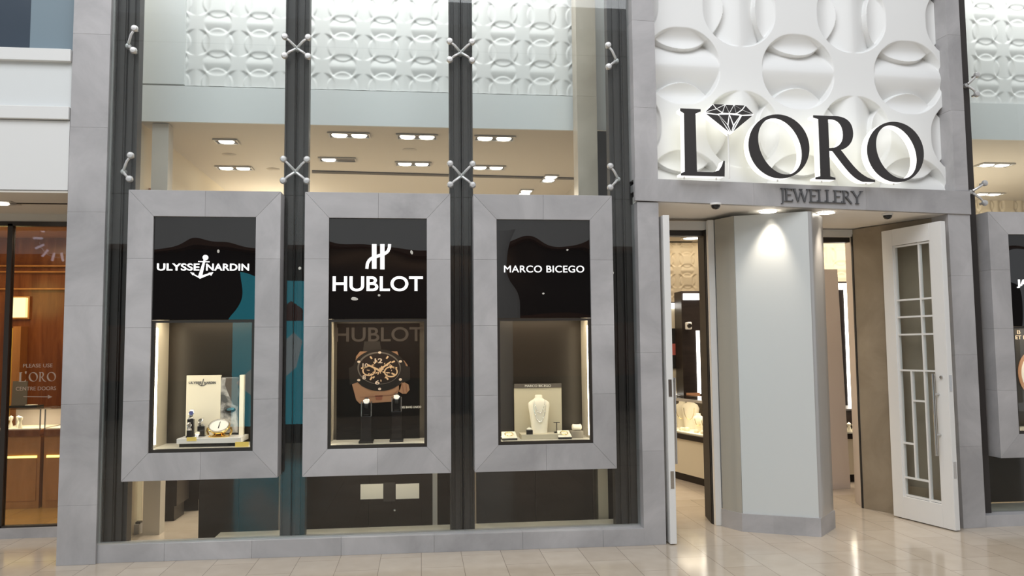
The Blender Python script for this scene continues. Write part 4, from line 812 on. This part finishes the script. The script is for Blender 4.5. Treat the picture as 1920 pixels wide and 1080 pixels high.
_e = lambda px, py: (P(px,py,.62).x-ka.location.x, P(px,py,.62).z-1.0); text('lettering', 'ET DR', _e(1904,636)[0],_e(1932,636)[0],_e(1904,636)[1],_e(1904,629)[1],0,M['etched'],ka,.003,.01); text('lettering', 'B', _e(1907,626)[0],_e(1913,626)[0],_e(1907,626)[1],_e(1907,619)[1],0,M['etched'],ka,.003,.0)
p_ = P(1916,700,.62); q_ = (p_.x-ka.location.x, p_.z-1.0); MB().slab(ellipse(q_[0]+.10,q_[1],.14,.20), -.006, 0).build('printed_case', M['rose_gold'], ka); MB().slab(ellipse(q_[0]+.10,q_[1],.11,.16), -.009, -.006).build('printed_dial', M['paper'], ka)
for hub, ups, lab in (((1812,160),((1833,140),(1833,176)),'two-armed steel fitting high beside the right entrance pillar'), ((1820,360),((1848,343),(1848,380)),'two-armed steel fitting beside the right entrance pillar above the cut-off case')):
    p = P(*hub,.34); sp_ = spider(lab, p, [tuple((P(*u_,.30)-p).xz) for u_ in ups])
    for ch_ in [k_ for k_ in bpy.data.objects if k_.parent == sp_]: pass
zc = CZ
struct(MB().box(4.95, 9.5, 1.028, 7.2, zc, zc+.1).build('ceiling_right', M['cream_ceiling'])); struct(MB().box(4.95, 9.5, 1.0, 1.03, zc-.003, 4.02).build('wall_bulkhead_far', M['offwhite']))
weave('wall_textured', 4.4, 1.65, .374, .0065, .026, M['white'], (.2,.03), R=.325, mw=Matrix.Translation((4.97,1.03,4.0)))
struct(MB().box(4.95, 5.05, .75, 1.6, 0, 5.6).build('wall_bay_side', M['cream_wall']))
weave('wall_textured', 4.0, 1.6, .37, .008, .05, M['cream_wall'], (.1,.05), R=.325, mw=Matrix.Translation((5.55,4.2,2.05)))
downlight('twin lamp downlight, upper of two beyond the right entrance pillar', 1865,308); downlight('twin lamp downlight, lower of two beyond the right entrance pillar', 1853,363)
lamp('right_bay_light', 'AREA', (6.3,2.8,2.5), 30, WARM, 2.2, (PI,0,0)); lamp('right_bay_wash', 'AREA', (6.3,3.2,3.3), 30, WARM, 1.5, (math.radians(60),0,0))
struct(MB().box(4.95, 7.4, .85, .9, .09, .8).build('wall_bay_base', M['brown']))
# ------------------------------------------------------------------ neighbouring shop on the left
by = .16
z = lambda py, y=by: P(60,py,y).z
xl -= .006
struct(MB().box(-9, xl, by, .3, z(356), 3.40).box(-9, xl, by+.03, .3, z(224), z(200)+.01).build('wall_neighbour', M['white']))
struct(MB().box(-9, xl, by+.01, .3, z(200), z(115)).build('wall_neighbour_band', M['offwhite']))
struct(MB().box(-9, xl, by-.03, .3, z(224), z(200)).build('trim_10', M['white'], bevel=.004)); struct(MB().box(-9, xl, by-.03, .3, z(115), z(92)).build('trim_11', M['white'], bevel=.004))
xs_ = P(57,50,.25).x
struct(MB().box(-9, xs_, .25, .3, z(92), 5.6).build('window_13', M['window_dark'])); struct(MB().box(xs_, xl, .25, .3, z(92), 5.6).build('window_14', M['window_mid']))
struct(MB().box(-9, xl, .3, 1.3, 2.83, 2.90).box(-9,xl,by+.002,.3,2.83,2.845).build('ceiling_neighbour', M['cream_ceiling'])); struct(MB().box(-9, xl, .62, .64, 2.823, 2.83).build('trim_12', M['bronze']))
DY = 1.2
struct(MB().box(-9, -2.46, DY-.06, DY+.06, 0, .085).build('baseboard_neighbour', M['stone']))
xd = P(12,700,DY).x
struct(MB().box(xd-.02, xd+.02, DY-.03, DY+.03, .085, 2.74).box(-9, -2.46, DY-.03, DY+.03, 2.72, 2.76).box(xd,-2.46,DY-.03,DY+.03,.085,.10).build('trim_13', M['bronze']))
struct(MB().box(-9, -2.46, DY-.02, DY+.02, 2.76, 2.83).build('wall_neighbour_head', M['cream_ceiling']))
struct(MB().box(xd+.02, -2.46, DY-.006, DY+.006, .10, 2.72).build('window_15', M['glass'])); struct(MB().box(-9, xd-.02, DY-.006, DY+.006, .10, 2.72).build('window_16', M['glass']))
def glasslet(s, pxa, pya, pxb, pyb, par, off=.0): return text('lettering', s, P(pxa,700,DY-.008).x, P(pxb,700,DY-.008).x, P(60,pyb,DY-.008).z, P(60,pya,DY-.008).z, DY-.008, M['notice'], par, .002, off)
def glyph(loops, pxa, pxb, par):
    xa, xb, za, zb = P(pxa,700,DY-.01).x, P(pxb,700,DY-.01).x, P(60,715.5,DY-.01).z, P(60,698,DY-.01).z
    return curve_mesh('lettering', [[(xa+x*(xb-xa), za+z_*(zb-za)) for x, z_ in lp] for lp in loops], .002, M['notice'], par, None, DY-.010)
gs = thing('door_lettering', 'frosted notice with an arrow on the glass of the neighbouring shop', 'sign', (0,0,0)); glasslet('PLEASE USE', 43,682,98,689, gs); [glyph(l_, a_, b_, gs) for l_, a_, b_ in (([Lg],35,49),(Og,54,71),(Rg,73,87),(Og,88,105))]; glasslet("'", 47,696,50,701, gs); glasslet('CENTRE DOORS', 31,725,106,732, gs)
w_ = lambda px, py: (P(px,py,DY-.008).x, P(px,py,DY-.008).z)
MB().bar(w_(44,743.5), w_(92,744), .006, DY-.010, DY-.008).slab([w_(90,740.5), w_(98,744), w_(90,747.5)], DY-.010, DY-.008).build('arrow', M['notice'], gs)
for px, py, lab in ((65,405,'recessed downlight over the neighbouring shop door'), (2,380,'recessed downlight at the left photo edge over the neighbouring shop')):
    p = PZ(px, py, 2.83); t = thing('recessed_downlight', lab, 'ceiling light', (p.x,p.y,2.83), 0); MB().box(-.12,.12,-.09,.09,-.006,0).build('tray', M['steel_grey'], t); MB().lathe([(.001,-.014),(.055,-.014),(.062,-.006),(.001,-.006)], n=18).build('lamp', M['lamp_disc'], t); lamp('neighbour_beam', 'SPOT', (p.x,p.y,2.80), 10, WARM, .04, angle=2.0)
struct(MB().box(-9, -2.46, 4.4, 4.5, 0, 3.2).build('wall_neighbour_back', M['wood'])); struct(MB().box(-9, -2.46, 1.3, 4.4, 3.05, 3.1).build('ceiling_neighbour_inner', M['wood_light'])); struct(MB().box(-2.64, -2.63, 1.3, 4.4, 0, 3.1).build('wall_neighbour_right', M['wood']))
mb = MB()
for py in (497,508,540): mb.box(-9, -3.2, 4.34, 4.4, P(50,py+3,4.34).z, P(50,py,4.34).z)
struct(mb.build('trim_14', M['wood_light']))
a, b = P(12,558,4.3), P(47,595,4.3); lb = thing('light_box', 'glowing pale yellow light box on the wood wall of the neighbouring shop', 'light', ((a.x+b.x)/2,4.3,b.z)); w = (b.x-a.x)/2; MB().box(-w,w,0,.06,0,a.z-b.z).build('panel', M['yellow_lamp'], lb); MB().box(-w-.02,w+.02,.06,.10,-.02,a.z-b.z+.02).build('housing', M['wood_light'], lb)
a, b = P(10,615,4.25), P(27,770,4.25); struct(MB().box(a.x,b.x,4.25,4.4,0,a.z).build('wall_neighbour_niche', M['yellow_wall'])); a2, b2 = P(27,612,4.25), P(36,770,4.25); struct(MB().box(a2.x,b2.x,4.22,4.4,0,a2.z).build('trim_15', M['wood_light']))
lamp('niche_light', 'POINT', (a.x+.1,3.7,2.3), 6, (1,.75,.25), .25); lamp('neighbour_ceiling', 'AREA', (-4.3,2.8,3.0), 46, (1,.72,.38), 1.6)
def vitrine(label, pxa, pxb, y, x0_=None):
    zt, zg, zb2 = P(50,768,y).z, P(50,806,y).z, P(50,818,y).z; x0, x1 = P(pxa,780,y).x, P(pxb,780,y).x; x0 = x0_ or x0; t = thing('showcase_counter', label, 'counter', (x0,y,0), 0); w = x1-x0
    MB().box(0,w,.01,.5,.0,zb2).build('body', M['wood_light'], t); MB().box(0,w,-.01,.5,zb2,zg).build('deck', M['wood'], t); MB().box(.01,w-.01,.02,.48,zg,zg+.01).build('pad', M['linen'], t)
    MB().box(0,w,.0,.006,zg+.01,zt).build('front_glass', M['case_glass'], t); MB().box(0,w,.48,.49,zg+.01,zt).build('rear_panel', M['pink_cream'], t); MB().box(0,w,-.005,.49,zt,zt+.012).build('top_glass', M['case_glass'], t)
    for x in (0,w-.012): MB().box(x,x+.012,-.004,.008,zg,zt).build('corner_post', M['chrome'], t)
    MB().box(.03,w-.03,.0,.01,zb2*.70,zb2*.73).build('glow_strip', M['yellow_glow'], t); MB().box(.03,w-.03,.002,.011,.08,zb2*.70).build('lower_panel', M['wood_light'], t)
    lamp('vitrine_light', 'AREA', (x0+w/2,y+.2,zt-.02), 1.3, WARM, .3); return t, zg+.01, zt+.012
vt, zg, zt = vitrine('wooden counter with a glass showcase and watches, in the neighbouring shop', -14, 77, 2.5)
vitrine('wooden counter with a showcase, hidden partly by the left stone pillar', 83, 150, 2.5, P(77,780,2.5).x+.035)
for px, y, lab in ((13,2.62,'small pale jewel bust furthest left in the neighbouring showcase'), (20,2.7,'round watch holder second in the neighbouring showcase'), (34,2.7,'round watch holder third in the neighbouring showcase'), (38,2.6,'low cream jewel cushion under the watch holders in the neighbouring showcase')):
    p = P(px,800,y); tag(MB().lathe([(.022,0),(.018,.03),(.008,.06),(.02,.09),(.022,.11),(.001,.125)], (p.x,y,zg), 12).build('watch_holder', M['linen'], None, True), lab, 'watch holder', 'holders in the neighbouring showcase')
p = P(36,766,2.7); mi = thing('tilted_mirror', 'dark tilted counter mirror standing on the neighbouring shop showcase', 'mirror', (p.x,2.7,zt)); MB().add([(-.08,.0,.02),(.07,.0,.02),(.02,.12,.27),(-.13,.12,.27),(-.08,.015,.02),(.07,.015,.02),(.02,.135,.27),(-.13,.135,.27)], [(0,1,2,3),(7,6,5,4),(0,4,5,1),(1,5,6,2),(2,6,7,3),(3,7,4,0)]).build('mirror_plate', M['print_grey'], mi); MB().box(-.10,.20,-.06,.10,0,.018).build('base', M['matte_black'], mi); MB().lathe([(.05,.018),(.05,.026),(.001,.026)], (.12,.0,0), 16, sx=1.2).build('tray', M['paper'], mi)
# ------------------------------------------------------------------ the other side of the mall (seen mirrored in the glass)
struct(MB().box(-16, 16, -13.2, -13, 0, 4.05).build('wall_opposite', M['opp_dark'])); struct(MB().box(-16, 16, -13.4, -12.4, 4.05, 9.5).build('wall_opposite_bulkhead', M['bright_white'])); struct(MB().box(-16, 16, -13, -12.4, 3.95, 4.05).build('ceiling_opposite', M['opp_wood']))
struct(MB().box(-9, 9, -13, -12.95, .9, 2.2).build('wall_opposite_shop', M['opp_wood']))
lamp('opposite_shop_light', 'AREA', (0,-12.2,3.8), 60, (1,.6,.35), 5, (math.radians(-30),0,0), .4)
mp_ = thing('mural_kiosk', 'turquoise printed kiosk panel mirrored in the glass beside the first case', 'kiosk', (-2.55,-7.6,0)); MB().box(-.62,.55,-.15,0,.32,2.8).build('body', M['turquoise'], mp_); MB().box(-.66,.59,-.2,.02,0,.32).build('base', M['matte_black'], mp_)
mb = MB(); mb.slab([(-.55,1.05),(.35,1.9),(.5,1.75),(.4,1.3),(-.2,.75)], 0, .006).build('print', M['print_white'], mp_); MB().slab([(.0,2.2),(.3,2.45),(.5,2.3),(.5,2.1),(.1,2.1)], 0, .006).build('print', M['print_red'], mp_)
pc = tag(MB().lathe([(.38,0),(.38,4.0)], (1.45,-9.6,0), 32).build('pillar_mall', M['white'], None, True), 'round white mall pillar mirrored in the black panel of the third case', 'pillar'); pc['kind'] = 'structure'
for k in range(14):
    x, y, zz = random.uniform(-5, 5), random.uniform(-12.3,-10), random.uniform(2.6,3.9)
    tag(MB().ball((x,y,zz), .035, 10).build('spot_lamp', M['lamp_disc']), 'small bright lamp across the mall, mirrored in the dark glass', 'lamp', 'lamps across the mall')
rc = thing('ring_chandelier', 'ring of lavender light sticks mirrored in the neighbouring shop glass', 'chandelier', (-6.75,-7.0,3.72)); 
for k in range(14):
    t = 2*PI*k/14; MB().tube([(.28*math.cos(t),0,.28*math.sin(t)),(.44*math.cos(t),0,.44*math.sin(t))], .022, 6).build('light_stick', M['lavender'], rc)
e = [(.36*math.cos(k*PI/12), -.03, .36*math.sin(k*PI/12)) for k in range(25)]; MB().tube(e, .01, 6).build('ring', M['chrome'], rc, True)
